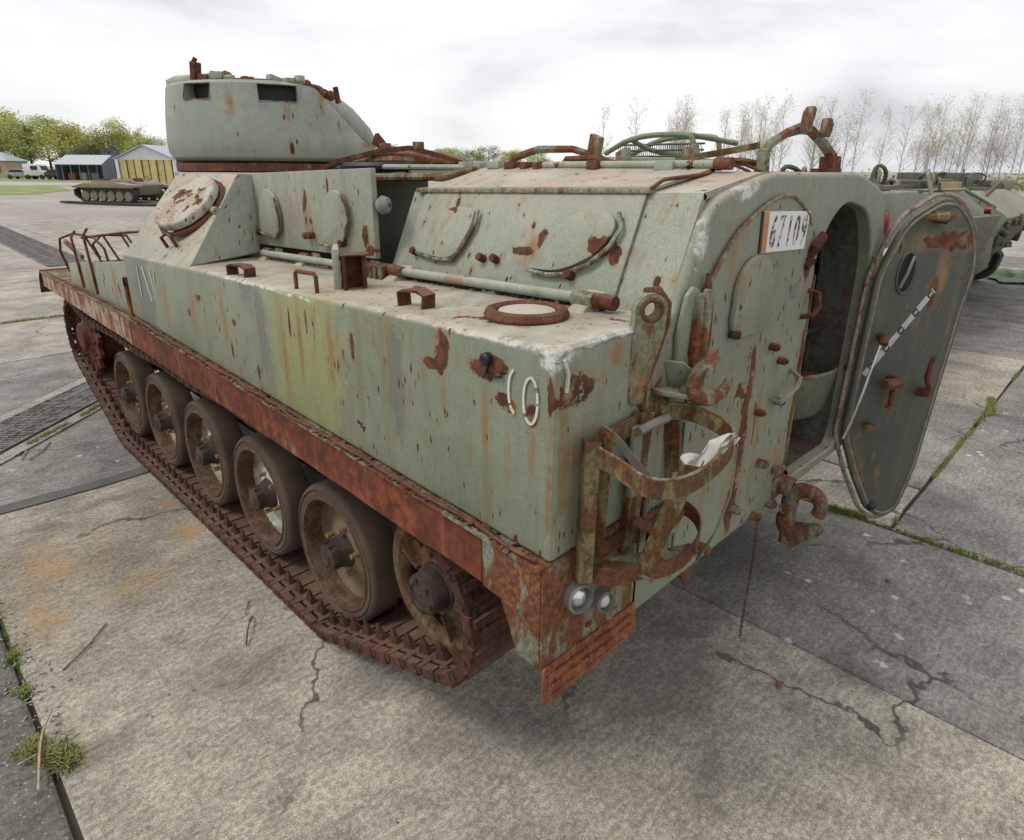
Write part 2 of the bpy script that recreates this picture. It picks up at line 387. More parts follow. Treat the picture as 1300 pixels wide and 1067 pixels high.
DARKS = [((-.25, .1, 0), (.9, .5, 1)), ((.9, .2, 0), (.7, .8, 1)), ((-1.55, 1.25, 0), (.25, .2, 1)), ((.25, -.55, 0), (.12, .2, 1)), ((-2.05, 1.25, 0), (.18, .12, 1)), ((-1.0, .3, 0), (.35, .35, 1)), ((-1.25, .9, 0), (.2, .3, 1)), ((-1.6, 3.3, 0), (.4, .08, 1)), ((-.6, -.35, 0), (.12, .1, 1)), ((-1.9, 3.2, 0), (.15, .12, 1))]
M_SLAB = [concrete('slab_concrete_warm', (.285, .262, .22), (.43, .40, .34), STAIN, DARKS, .25, moss=.45),
          concrete('slab_concrete_grey', (.19, .18, .168), (.275, .262, .245), None, DARKS, .9, moss=.45),
          concrete('slab_concrete_dark', (.135, .128, .118), (.20, .19, .172), None, None, .5, moss=.5),
          concrete('slab_concrete_pale', (.31, .288, .255), (.41, .385, .345), None, None, .35, moss=.45)]
def ground_mat():
    g = G('ground_far'); v = g.pos(); s = g.sep(v)
    n1 = g.noise(v, .12, 5, .6); n2 = g.noise(g.sc(v, .6, .25, 1), 1.0, 5, .6)
    c = g.mix(g.sm(n1, .35, .65), (.30, .275, .245), (.39, .36, .325)); c = g.mix(g.sm(n2, .52, .72, 0, .55), c, (.22, .20, .175))
    br = g.n('ShaderNodeTexBrick', offset=0.0); g.lk(v, br.inputs['Vector']); br.inputs['Scale'].default_value = 1.0
    br.inputs['Mortar Size'].default_value = .035; br.inputs['Brick Width'].default_value = 3.86; br.inputs['Row Height'].default_value = 3.86
    c = g.mix(g.math('MULTIPLY', br.outputs['Fac'], .55), c, (.12, .115, .08))
    # near the slabs only the joints show: dark soil
    far = g.sm(g.vmath('LENGTH', v, (0, 0, 0), out=1), 22, 34)
    soil = g.mix(g.noise(v, 9, 5), (.045, .04, .03), (.10, .09, .065))
    near = g.math('MULTIPLY', g.math('MULTIPLY', g.sm(s[0], -15.2, -15.0), g.sm(s[0], 21.0, 20.8)), g.math('MULTIPLY', g.sm(s[1], -6.2, -6.0), g.sm(s[1], 28.9, 28.7)))
    c = g.mix(near, c, soil)
    return g.fin(c, .9, 0, .2)
gm = MB().add([(-1500, -1500, -.03), (1500, -1500, -.03), (1500, 1500, -.03), (-1500, 1500, -.03)], [(0, 1, 2, 3)])
ground = struct(gm.build('ground', ground_mat(), smooth=0))
_rs = random.Random(5)
def slab(x0, x1, y0, y1, mi, gap=.022):
    g = gap/2; th = .05; b = .006
    dz = _rs.uniform(-.004, .003)
    bm = MB(); nx = 7; ny = 7
    # slightly ragged edges
    def edge(p, q, k):
        out = []
        for i in range(k):
            t = i/k; x = p[0]+(q[0]-p[0])*t; y = p[1]+(q[1]-p[1])*t
            if i: x += _rs.uniform(-.006, .006); y += _rs.uniform(-.006, .006)
            out.append((x, y))
        return out
    c = [(x0+g, y0+g), (x1-g, y0+g), (x1-g, y1-g), (x0+g, y1-g)]; ring = []
    for i in range(4): ring += edge(c[i], c[(i+1) % 4], 6)
    cx, cy = (x0+x1)/2, (y0+y1)/2; n = len(ring)
    top = [(x+(cx-x)/max(abs(cx-x), abs(cy-y))*.012, y+(cy-y)/max(abs(cx-x), abs(cy-y))*.012, dz) for x, y in ring]
    vs = [(x, y, dz-th) for x, y in ring]+[(x, y, dz-b) for x, y in ring]+top
    fs = [tuple(range(2*n, 3*n))]
    for k in (0, 1):
        for i in range(n): fs.append((k*n+i, k*n+(i+1) % n, (k+1)*n+(i+1) % n, (k+1)*n+i))
    o = bm.add(vs, fs).build('concrete_slab', M_SLAB[mi], ground, smooth=0, recalc=False); return o
YL = [-6.0, -.3, 3.58, 7.45, 9.65, 13.4, 17.2, 21.0, 24.9, 28.8]
for i in range(len(YL)-1):
    y0, y1 = YL[i], YL[i+1]
    far_ = y0 > 3
    slab(-10, -6.1, y0, y1, 3 if far_ else 1); slab(-14.9, -10, y0, y1, 3)
    slab(-6.1, -2.24, y0, y1, 2 if y1 < 4 else 3)
    if i < 2:
        pass
    else: slab(-2.24, 1.62, y0, y1, 1 if i == 2 else 3)
slab(-2.24, .24, -6.0, 3.58, 0, .007); slab(.24, 1.62, -6.0, 3.58, 1, .007)
XR = [1.62, 2.32, 4.42, 6.65, 8.9, 11.1, 13.3, 15.6, 18.0, 20.7]
for i in range(len(XR)-1):
    for j, (y0, y1) in enumerate(((-.3, 3.58), (3.58, 9.65), (9.65, 17.2), (17.2, 28.8))):
        slab(XR[i], XR[i+1], y0, y1, (0, 1, 0, 1, 2, 1, 3, 1, 3)[i] if j == 0 else 3)
XR2 = [1.62, 4.9, 8.7, 12.6, 16.5, 20.7]
for i in range(len(XR2)-1): slab(XR2[i], XR2[i+1], -6.0, -.3, (1, 1, 1, 3, 1)[i])
# bitumen poured in the joint in front of the carrier
bt = MB(); pts = []; k = 40; up_ = []; lo_ = []
for i in range(k+1):
    x = -2.9+2.6*i/k; wv = .012*math.sin(x*5)+.01*mnoise.noise(V(x*3, 0, 0)); h_ = .058+.016*mnoise.noise(V(x*4, 9, 0))
    up_.append((x, 3.60+wv+h_, .0075)); lo_.append((x, 3.60+wv-h_, .0075))
bt.add(lo_+up_, [(i, i+1, k+2+i, k+1+i) for i in range(k)])
bo = bt.build('joint_filler', simple('bitumen', (.095, .09, .085), (.14, .135, .125), 5, .85, .4), ground, smooth=0, recalc=False); struct(bo)
# ------------------------------------------------------------------ drain gratings
M_GRATE = weathered('grate_steel', (.25, .24, .225), (.13, .105, .09), (.09, .055, .04), 1.0, .45)
M_PIT_SHADE = simple('pit_shade', (.03, .026, .022), (.06, .05, .04), 6, .95, .3)
def grating(name, label, a, b, wid, step, curb=True):
    A = V(*a, 0); B_ = V(*b, 0); L = (B_-A).length; d = (B_-A)/L; n = V(-d.y, d.x, 0)
    t = thing(name, label, 'drain', tuple((A+B_)/2), math.atan2(d.y, d.x), None)
    def f(mb, nm, mt, **k): return mb.build(nm, mt, t, **k)
    p = MB().add([(-L/2, -wid/2, .0075), (L/2, -wid/2, .0075), (L/2, wid/2, .0075), (-L/2, wid/2, .0075)], [(0, 1, 2, 3)]); f(p, 'pit', M_PIT_SHADE, smooth=0)  # dark sheet above the slabs paints the shade of the pit
    bars = MB(); nb = int(L/step)
    for i in range(nb):
        x = -L/2+(i+.5)*step
        bars.box((x, _rs.uniform(-.002, .002), .017), (step*.34, wid-.012, .012))
    stuff(f(bars, 'bar', M_GRATE, smooth=0))
    for y in (-wid/2+.004, -wid/6, wid/6, wid/2-.004):
        f(MB().box((0, y, .0185), (L, .014, .016)), 'rail', M_GRATE, smooth=0)
    if curb:
        for s_ in (-1, 1): f(MB().box((0, s_*(wid/2+.075), .005), (L, .12, .012)), 'kerb', M_SLAB[3], bev=.003, seg=1)
    return t
grating('drain_grate', 'rusty steel drain grating across the slabs beside the carrier track', (-3.3, 3.62), (1.0, 7.65), .44, .034)
grating('drain_grate', 'long far drain grating running over the pale apron towards the sheds', (.75, 15.2), (.95, 33), .8, .09, False)
# ------------------------------------------------------------------ materials of the carrier
SAGE, SAGE2 = (.200, .230, .170), (.250, .278, .212)
SIDE_P = [((-1.33, .19, 1.575), (.2, .03, .055)), ((-1.33, .235, 1.525), (.2, .03, .016)), ((-1.33, .2, 1.535), (.2, .022, .03)), ((-1.33, .03, 1.555), (.2, .05, .028)), ((-1.33, -.02, 1.575), (.2, .035, .02)),
          ((-1.33, -.045, 1.49), (.2, .035, .022)), ((-1.33, -.13, 1.475), (.2, .018, .03)), ((-1.33, .62, 1.50), (.2, .012, .05)), ((-1.33, -.185, 1.54), (.2, .014, .05)),
          ((-1.33, .9, 1.52), (.2, .006, .05)), ((-1.33, 1.02, 1.50), (.2, .008, .06)), ((-1.33, 1.5, 1.42), (.2, .02, .014)), ((-1.33, 2.0, 1.38), (.2, .015, .02)), ((-1.33, 1.85, 1.47), (.2, .02, .015)), ((-.99, -.2, 1.52), (.02, .2, .14))]
SIDE_D = [((-1.33, .03, 1.40), (.2, .018, .13)), ((-1.33, -.05, 1.36), (.2, .016, .15)), ((-1.33, -.13, 1.38), (.2, .02, .12)), ((-1.33, .19, 1.47), (.2, .016, .09)), ((-1.33, .95, 1.42), (.2, .03, .22)), ((-1.33, 1.08, 1.35), (.2, .03, .25)),
          ((-1.33, .75, 1.45), (.2, .03, .2)), ((-1.33, 1.6, 1.42), (.2, .05, .2)), ((-1.33, 1.95, 1.38), (.2, .06, .2)), ((-1.33, .42, 1.56), (.2, .012, .1)), ((-1.33, .5, 1.56), (.2, .01, .1)), ((-1.33, 2.3, 1.40), (.2, .04, .2)), ((-1.33, .32, 1.57), (.2, .01, .08)), ((-1.33, -.19, 1.35), (.2, .012, .25)), ((-1.10, -.2, 1.60), (.05, .2, .05))]
CAMO = ((.30, .31, .125), [((-1.33, .93, 1.38), (.4, .27, .6))], .72)
CAMO2 = ((.115, .13, .135), [((-1.33, 2.62, 1.4), (.3, .20, .4)), ((-1.33, 1.36, 1.62), (.3, .10, .14)), ((-1.33, 1.25, 1.45), (.3, .05, .3)), ((-1.33, .40, 1.42), (.3, .05, .22))], .55)
PALE = [((-1.33, .6, 1.640), (.05, 1.3, .018)), ((-1.31, -.18, 1.63), (.08, .05, .04)), ((-1.33, 1.9, 1.60), (.05, 1.2, .012)), ((-1.1, -.195, 1.645), (.3, .05, .014))]
M_SIDE = paint('paint_sponson', SAGE, SAGE2, .15, .48, 1.0, SIDE_P, SIDE_D, CAMO, CAMO2, PALE, .9)
REAR_P = [((-.385, -.2, 1.12), (.030, .2, .26)), ((-.41, -.2, .90), (.035, .2, .12)), ((-.37, -.2, 1.36), (.020, .2, .10)), ((-.30, -.2, 1.2), (.006, .2, .1)), ((-.375, -.2, 1.42), (.018, .2, .07)), ((-.385, -.2, 1.27), (.022, .2, .06)), ((-.42, -.2, .90), (.03, .2, .05)), ((-.03, -.2, 1.72), (.03, .2, .06)), ((.0, -.2, 1.80), (.012, .2, .02)), ((-.72, -.2, 1.40), (.03, .2, .05)), ((.02, -.2, 1.36), (.010, .2, .12)), ((.02, -.2, 1.1), (.008, .2, .1))]
REAR_D = [((-.385, -.2, 1.15), (.085, .2, .34)), ((-.42, -.2, .92), (.10, .2, .22)), ((-.05, -.2, .95), (.05, .2, .2)), ((-.03, -.2, 1.66), (.05, .2, .1)), ((-.27, -.2, 1.15), (.03, .2, .3)), ((.0, -.2, 1.3), (.03, .2, .25)), ((-.62, -.2, 1.1), (.03, .2, .2)), ((-.95, -.2, 1.45), (.05, .2, .12)), ((-.5, -.2, 1.2), (.02, .2, .2))]
M_REAR = paint('paint_rear', (.188, .216, .160), (.232, .258, .196), .22, .42, .7, REAR_P, REAR_D, None, None, [((-.77, -.19, 1.86), (.05, .06, .1)), ((-.55, -.19, 1.98), (.15, .05, .05))], 1.1)
M_UP = paint('paint_upper', (.266, .292, .234), (.315, .336, .276), .18, .22, 1.15, [((-.78, .08, 1.80), (.2, .05, .03)), ((-.8, .04, 1.78), (.2, .02, .03)), ((-.8, .33, 1.80), (.2, .02, .03)), ((-.8, .4, 1.76), (.2, .05, .015)), ((-.9, 1.62, 1.85), (.2, .02, .07)), ((-.9, 1.58, 1.76), (.2, .015, .05)), ((-.9, 1.16, 1.76), (.2, .02, .05)), ((-.9, 1.13, 1.70), (.2, .03, .02))], [((-.8, .36, 1.76), (.2, .08, .08)), ((-.9, 1.6, 1.80), (.2, .04, .12)), ((-.9, 1.85, 1.75), (.2, .03, .07)), ((-.9, 1.15, 1.72), (.2, .03, .1))], None, None, None, 1.1)
M_TUR = paint('paint_turret', (.25, .282, .243), (.30, .328, .285), .22, .26, .6, [((-.53, 2.42, 2.30), (.05, .05, .012))], [((-.33, 2.46, 2.30), (.035, .1, .12)), ((-.31, 2.46, 2.38), (.03, .1, .05)), ((-.52, 2.46, 2.30), (.03, .08, .10)), ((-.76, 2.62, 2.32), (.03, .08, .10)), ((.0, 2.55, 2.14), (.12, .2, .05)), ((-.05, 2.55, 2.28), (.03, .1, .12)), ((-.42, 2.35, 2.30), (.06, .1, .12)), ((-.75, 2.7, 2.35), (.04, .1, .1)), ((.1, 2.6, 2.12), (.1, .2, .06))], None, None, None, .42)
M_BOW = paint('paint_bow', (.26, .29, .235), (.30, .32, .25), .40, .5, .8, None, [((-1.3, 3.8, 1.3), (.2, .06, .15)), ((-1.3, 3.2, 1.35), (.2, .05, .2))])
M_HULL = paint('paint_lower_hull', (.12, .14, .112), (.165, .18, .145), .45, .6, .5)
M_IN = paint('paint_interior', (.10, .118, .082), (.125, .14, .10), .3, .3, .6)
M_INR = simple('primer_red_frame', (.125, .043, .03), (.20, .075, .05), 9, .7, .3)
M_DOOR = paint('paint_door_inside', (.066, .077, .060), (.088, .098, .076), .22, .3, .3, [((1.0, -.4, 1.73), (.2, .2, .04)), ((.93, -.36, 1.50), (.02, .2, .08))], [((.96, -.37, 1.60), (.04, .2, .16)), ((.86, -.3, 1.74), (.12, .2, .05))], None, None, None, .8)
M_RUST = rustmat('rust_plate', (1.02, .93, .92), .06, (.36, .32, .23), .8)
M_RUSTF = weathered('rust_front_fender', (.38, .29, .205), (.185, .072, .040), (.10, .040, .025), .8, .52)
M_RUSTP = weathered('rust_with_paint', (.205, .215, .150), (.145, .058, .027), (.058, .026, .017), 1.0, .58)
M_RUSTD = rustmat('rust_dark', (.75, .78, .85), 0.0, f=1.5)
M_RUSTB = weathered('rust_bright', (.25, .088, .040), (.145, .050, .028), (.08, .032, .022), 1.6, .5)
M_RUSTY = weathered('rust_yellow', (.19, .16, .075), (.115, .055, .027), (.05, .027, .018), 1.2, .60)
M_TRACK = rustmat('track_steel', (.58, .72, .88), 0.0, f=1.8, dust=.45)
M_TRACKS = rustmat('track_tooth', (.50, .62, .80), 0.0, f=1.8, dust=.1, rough=.6)
M_RUB = simple('rubber_tyre', (.060, .043, .030), (.105, .076, .051), 5, .85, .3)
M_RIM = weathered('wheel_rim_rust', (.125, .088, .055), (.088, .040, .025), (.045, .026, .02), 1.3, .6)
def discmat(name, c1, c2, c3):
    g = G(name); v = g.obj(); x = g.sep(v); r_ = g.math('SQRT', g.math('ADD', g.math('MULTIPLY', x[1], x[1]), g.math('MULTIPLY', x[2], x[2])))
    n_ = g.noise(v, 16, 6, .66); nn = g.noise(g.vmath('ADD', v, g.geo()), 3.0, 5, .6)
    t = g.math('ADD', g.math('ADD', r_, g.math('MULTIPLY', g.math('SUBTRACT', n_, .5), .10)), g.math('MULTIPLY', g.math('SUBTRACT', nn, .5), .12))
    c = g.mix(g.sm(t, .205, .262), c1, c2); c = g.mix(g.sm(n_, .58, .72, 0, .7), c, c3); g.bump(n_, .25, .004)
    return g.fin(c, .6, 0, .35)
M_DISC = discmat('wheel_disc_paint', (.42, .45, .375), (.15, .098, .058), (.15, .085, .048)); M_DISC2 = discmat('wheel_disc_rusty', (.16, .125, .075), (.12, .062, .038), (.20, .105, .05))
M_HUB = simple('hub_grease', (.026, .020, .016), (.075, .050, .036), 11, .75, .5)
M_DARK = simple('hole_and_inner_dark', (.016, .015, .014), (.03, .028, .026), 6, .9, .2)  # near-black for painted shade of holes and for dark inner fittings
M_ROD = paint('paint_rod', (.27, .32, .26), (.32, .35, .29), .55, .3, .7)
M_LAMP = simple('lamp_chrome', (.55, .56, .55), (.70, .70, .69), 30, .25, .05, .85)
M_LENS = simple('lamp_lens', (.60, .60, .56), (.75, .75, .72), 40, .15, .1, .1)
M_BLACK = simple('black_rubber', (.012, .012, .013), (.022, .022, .024), 12, .5, .1)
M_STRAPC = simple('strap_canvas', (.42, .42, .38), (.56, .55, .50), 22, .85, .4)
M_STRAPG = simple('strap_grey_steel', (.17, .17, .145), (.25, .24, .20), 14, .6, .3)
M_CAST = weathered('cast_hook', (.165, .17, .12), (.13, .052, .030), (.052, .026, .019), 1.6, .62)

CAR = thing('armoured_carrier', 'derelict sage green tracked troop carrier with rusty skirts and an open rear door', 'armoured vehicle', (0, 2.6, 0), 0, absolute=True)
def sz(y): return 1.645-.0262*(y+.2)          # top of the sponson
def fz(y): return 1.115+.0335*(min(y, 2.95)+.2)  # shelf under it
# --- lower hull, floor, side walls -------------------------------------------------
mb = MB().prism([(-.150, .80), (-.150, .775), (.42, .46), (4.35, .46), (4.98, .80), (4.98, .82)], 'x', -.86, .86); mb.build('lower_hull', M_HULL, CAR, bev=.008)
mb = MB()
for s in (-1, 1):
    mb.box((s*.875, 2.3, 1.0), (.03, 4.86, .42))
    if s < 0: mb.box((s*.875, .5, 1.42), (.022, 1.3, .44))
mb.build('hull_side', M_HULL, CAR)
mb = MB().prism([(4.95, .70), (5.22, .92), (5.26, 1.02), (4.6, 1.20), (3.2, 1.52), (3.2, 1.2), (4.9, 1.0)], 'x', -.93, .93); mb.build('glacis', M_BOW, CAR, bev=.01)
# --- sponsons ------------------------------------------------------------------------
mb = MB(); X0, X1 = -1.33, -.80; ya, yb = -.195, 2.90
mb.hexa([(X0, ya, fz(ya)), (X1, ya, fz(ya)), (X1, yb, fz(yb)), (X0, yb, fz(yb)), (X0, ya, sz(ya)), (X1, ya, sz(ya)), (X1, yb, sz(yb)), (X0, yb, sz(yb))])
mb.build('sponson', M_SIDE, CAR, bev=.016, seg=3)
mb = MB()
def hx(x0, x1, f0, f1): mb.hexa([(x0, ya, f0(ya)), (x1, ya, f0(ya)), (x1, yb, f0(yb)), (x0, yb, f0(yb)), (x0, ya, f1(ya)), (x1, ya, f1(ya)), (x1, yb, f1(yb)), (x0, yb, f1(yb))])
hx(1.30, 1.33, fz, sz); hx(.80, 1.30, lambda y: sz(y)-.02, sz); hx(.80, 1.30, fz, lambda y: fz(y)+.02); mb.box((1.05, -.18, 1.38), (.49, .03, .48))
mb.build('sponson', M_SIDE, CAR, bev=.004, seg=1)
# weld bead down the rear corner and along the seam with the rear plate
def bead(pts, r, name='weld_bead', mat=None, n=40):
    P = []; L = [V(*p) for p in pts]
    for a, b in zip(L[:-1], L[1:]):
        for i in range(n): P.append(a.lerp(b, i/n))
    P.append(L[-1]); rr = [r*(1+.35*mnoise.noise(p*60)) for p in P]
    return MB().tube(P, rr, 6).build(name, mat or M_SIDE, CAR)
bead([(-1.322, -.187, 1.13), (-1.322, -.187, 1.62)], .013)
bead([(-1.31, -.187, 1.637), (-.99, -.187, 1.637)], .011)
bead([(-.974, -.199, 1.10), (-.974, -.199, 1.62)], .009, mat=M_REAR)
# --- front bin -------------------------------------------------------------------------
def zt(y): return 1.513-.11*(y-2.95)
mb = MB(); A, B_ = 2.93, 4.30
mb.hexa([(-1.318, A, 1.218), (-1.30, A, 1.218), (-1.30, B_, 1.222), (-1.318, B_, 1.222), (-1.318, A, zt(A)), (-1.30, A, zt(A)), (-1.30, B_, zt(B_)), (-1.318, B_, zt(B_))])
mb.hexa([(-1.30, B_-.02, 1.222), (-.93, B_-.02, 1.222), (-.93, B_, 1.222), (-1.30, B_, 1.222), (-1.30, B_-.02, zt(B_)), (-.93, B_-.02, zt(B_)), (-.93, B_, zt(B_)), (-1.30, B_, zt(B_))])
mb.build('stowage_bin', M_BOW, CAR, bev=.003)
MB().hexa([(-1.30, A, 1.25), (-.95, A, 1.25), (-.95, B_-.02, 1.24), (-1.30, B_-.02, 1.24), (-1.30, A, 1.40), (-.95, A, 1.42), (-.95, B_-.02, 1.30), (-1.30, B_-.02, 1.29)]).build('bin_floor', M_RUSTP, CAR)
MB().hexa([(-1.335, 2.905, 1.222), (-1.318, 2.905, 1.222), (-1.318, 2.955, 1.222), (-1.335, 2.955, 1.222), (-1.335, 2.925, 1.43), (-1.318, 2.925, 1.43), (-1.318, 2.96, 1.43), (-1.335, 2.96, 1.43)]).build('bin_hinge_bar', M_RUST, CAR)
MB().cyl((-1.335, 2.94, 1.40), (-1.32, 2.94, 1.40), .026, 10).build('bin_catch', M_RUST, CAR)
for y in (3.62, 3.95):
    MB().tube([(-1.325, y, 1.24), (-1.328, y+.02, zt(y)+.01), (-1.33, y+.05, zt(y)+.16), (-1.30, y+.06, zt(y)+.20)], .008, 6).build('bin_strut', M_RUST, CAR)
# wire rails over the bow
w_ = MB()
w_.tube([(-1.31, 4.34, 1.30), (-1.335, 4.38, 1.44), (-1.33, 4.34, 1.53), (-1.28, 4.16, 1.575), (-1.22, 3.92, 1.56), (-1.2, 3.8, 1.50), (-1.2, 3.76, 1.42)], .008, 6)
w_.tube([(-1.12, 4.3, 1.38), (-1.15, 4.3, 1.48), (-1.12, 4.15, 1.555), (-1.02, 3.95, 1.56), (-.98, 3.85, 1.44)], .008, 6)
w_.build('wire_hoop', M_RUSTD, CAR)
w_ = MB(); w_.tube([(-1.25, 4.1, 1.548), (-1.1, 3.7, 1.60), (-.98, 3.3, 1.635), (-.92, 3.15, 1.60)], .009, 6)
for t in (.05, .28, .5, .72, .9):
    p = V(-1.25, 4.1, 1.548).lerp(V(-.98, 3.3, 1.635), t); w_.tube([p, (p.x+.05, p.y-.1, p.z-.17)], .007, 6)
w_.build('wire_rail', M_RUSTD, CAR)
MB().box((-1.29, 4.2, 1.468), (.02, .42, .028), (10, 0, 0)).build('rail_bar', M_RUSTP, CAR)
MB().lathe([(.02, 0), (.095, .01), (.11, .05), (.11, .12), (.09, .15), (.02, .16)], (-1.02, 3.3, 1.50), (.3, -.5, .5), 16, cap=True).build('headlamp_shell', M_ROD, CAR)
# --- fender shelf and skirts -----------------------------------------------------------
mb = MB(); XS = -1.352
N = 22
def skirt(y0, y1, zlow, name, mat, extra=None, bev=.004):
    P = [(y0+(y1-y0)*i/N) for i in range(N+1)]
    top = [(y, fz(y)-.004+.004*mnoise.noise(V(y*4, 1, 0))) for y in P]; low = [(y, zlow(y)+.006*mnoise.noise(V(y*5, 3, 0))) for y in P]
    m2 = MB(); vs = []
    for (y, a), (_, b) in zip(top, low):
        dx = .006*mnoise.noise(V(y*3, 5, 0))
        vs += [(XS+dx, y, b), (XS+.012+dx, y, b), (XS+.012+dx, y, a), (XS+dx, y, a)]
    fs = []
    for i in range(N):
        for j in range(4): fs.append((i*4+j, i*4+(j+1) % 4, (i+1)*4+(j+1) % 4, (i+1)*4+j))
    fs += [(0, 1, 2, 3), tuple(N*4+j for j in (3, 2, 1, 0))]
    m2.add(vs, fs)
    return m2.build(name, mat, CAR, bev=bev, seg=1)
zl = lambda y: .962+.029*(y+.1)
skirt(.02, 2.915, zl, 'track_skirt', M_RUST)
zlf = lambda y: 1.05+.022*(y-2.95)
skirt(2.93, 5.16, zlf, 'track_skirt', M_RUSTF)
mb = MB().prism([(-.193, 1.108), (-.193, .815), (-.112, .818), (-.050, .955), (.018, .962), (.018, 1.113)], 'x', XS, XS+.012); mb.build('skirt_end', M_RUSTP, CAR, bev=.003)
for s in (-1, 1):
    mb = MB()
    ys = [-.193, .6, 1.4, 2.2, 2.95, 4.2, 5.16]
    for a, b in zip(ys[:-1], ys[1:]):
        xa = XS-.012
        mb.hexa([(s*abs(xa), a, fz(a)-.010), (s*.86, a, fz(a)-.010), (s*.86, b, fz(b)-.010), (s*abs(xa), b, fz(b)-.010), (s*abs(xa), a, fz(a)-.002), (s*.86, a, fz(a)-.002), (s*.86, b, fz(b)-.002), (s*abs(xa), b, fz(b)-.002)])
    mb.build('fender', M_RUSTP if s < 0 else M_RUST, CAR)
if True:
    mb = MB().hexa([(1.34, -.193, .965), (1.352, -.193, .965), (1.352, 5.1, 1.09), (1.34, 5.1, 1.09), (1.34, -.193, 1.10), (1.352, -.193, 1.10), (1.352, 5.1, 1.2), (1.34, 5.1, 1.2)]); mb.build('track_skirt', M_RUST, CAR)
mb = MB().slab([(-1.36, 5.155, 1.215), (-1.36, 5.25, 1.14), (-1.36, 5.28, 1.03), (-.90, 5.28, 1.03), (-.90, 5.25, 1.14), (-.90, 5.155, 1.215)][:0] or [(-1.36, 5.15, 1.222), (-.90, 5.15, 1.222), (-.90, 5.24, 1.15), (-1.36, 5.24, 1.15)], .008); mb.slab([(-1.36, 5.24, 1.15), (-.90, 5.24, 1.15), (-.90, 5.29, 1.03), (-1.36, 5.29, 1.03)], .008)
mb.build('front_mud_guard', M_RUST, CAR)
# frayed cable lying along the shelf
for k_, (xo, am, y0, y1) in enumerate(((-1.350, .011, -.17, 2.9), (-1.356, .016, .05, 2.3), (-1.342, .007, 2.4, 5.1))):
    P = []; n = int((y1-y0)*42)
    for i in range(n+1):
        y = y0+(y1-y0)*i/n; P.append((xo+am*mnoise.noise(V(y*5.5, k_*7, 0)), y, fz(y)+.007+.010*max(0, mnoise.noise(V(y*4.2, k_*3, 5)))))
    MB().tube(P, .0048 if k_ else .006, 6).build('cable', M_RUSTD, CAR)
_r = random.Random(3)
lf = MB()
for i in range(170):
    y = _r.uniform(-.15, 2.9); lf.box((_r.uniform(-1.362, -1.335), y, fz(y)+.004), (_r.uniform(.006, .02), _r.uniform(.008, .03), .004), (_r.uniform(-30, 30), _r.uniform(-30, 30), _r.uniform(0, 180)))
stuff(lf.build('debris', M_RUSTD, CAR))
# --- rear lamp panel and mud flap -------------------------------------------------------
MB().hexa([(-1.352, -.197, .815), (-.968, -.197, .79), (-.968, -.185, .79), (-1.352, -.185, .815), (-1.352, -.197, 1.108), (-.968, -.197, 1.108), (-.968, -.185, 1.108), (-1.352, -.185, 1.108)]).build('lamp_panel', M_RUSTP, CAR, bev=.003)
MB().hexa([(.968, -.197, .79), (1.352, -.197, .815), (1.352, -.185, .815), (.968, -.185, .79), (.968, -.197, 1.108), (1.352, -.197, 1.108), (1.352, -.185, 1.108), (.968, -.185, 1.108)]).build('lamp_panel', M_RUSTP, CAR, bev=.003)
for s in (-1, 1):
    mf = MB(); n = 30; m_ = 7; vs = []
    for i in range(n+1):
        for j in range(m_+1):
            x = -1.353+.40*i/n; z = .826-.012*i/n-(.108-.02*i/n)*j/m_
            bx = .0015*math.sin(i*2.1+j*1.9)+.010*mnoise.noise(V(x*30, z*30, 1)); vs.append((x if s < 0 else -x, -.203+bx-.012*j/m_, z+.006*mnoise.noise(V(x*25, 0, 4))*(j == m_)))
    mf.add(vs, [(i*(m_+1)+j, i*(m_+1)+j+1, (i+1)*(m_+1)+j+1, (i+1)*(m_+1)+j) for i in range(n) for j in range(m_)])
    o = mf.build('mud_flap', M_RUSTB, CAR, recalc=False); so = o.modifiers.new('solid', 'SOLIDIFY'); so.thickness = .007
for j in range(3):
    MB().box((-1.16, -.212, .80-.031*j-.006), (.36, .008, .010), (0, 2.0, 0)).jit(.003, 40).build('flap_rib', M_RUSTB, CAR)
def lamp(x, z, r, mat, tilt):
    ax = V(-.25, -1, .12).normalized()
    o = MB().lathe([(r*1.12, 0), (r*1.15, .035), (r*.98, .04), (r*.92, .012), (r*.05, .006)], (x, -.197, z), ax, 20).build('tail_lamp', M_STRAPG, CAR)
    MB().lathe([(r*.93, .012), (r*.80, .024), (r*.45, .033), (r*.02, .036)], (x, -.197, z), ax, 20).build('lens', mat, o)
lamp(-1.238, .990, .034, M_LAMP, 0); lamp(-1.128, .922, .026, M_LENS, 0)
MB().box((-1.17, -.2, .86), (.02, .006, .012)).build('rivet', M_RUSTD, CAR)
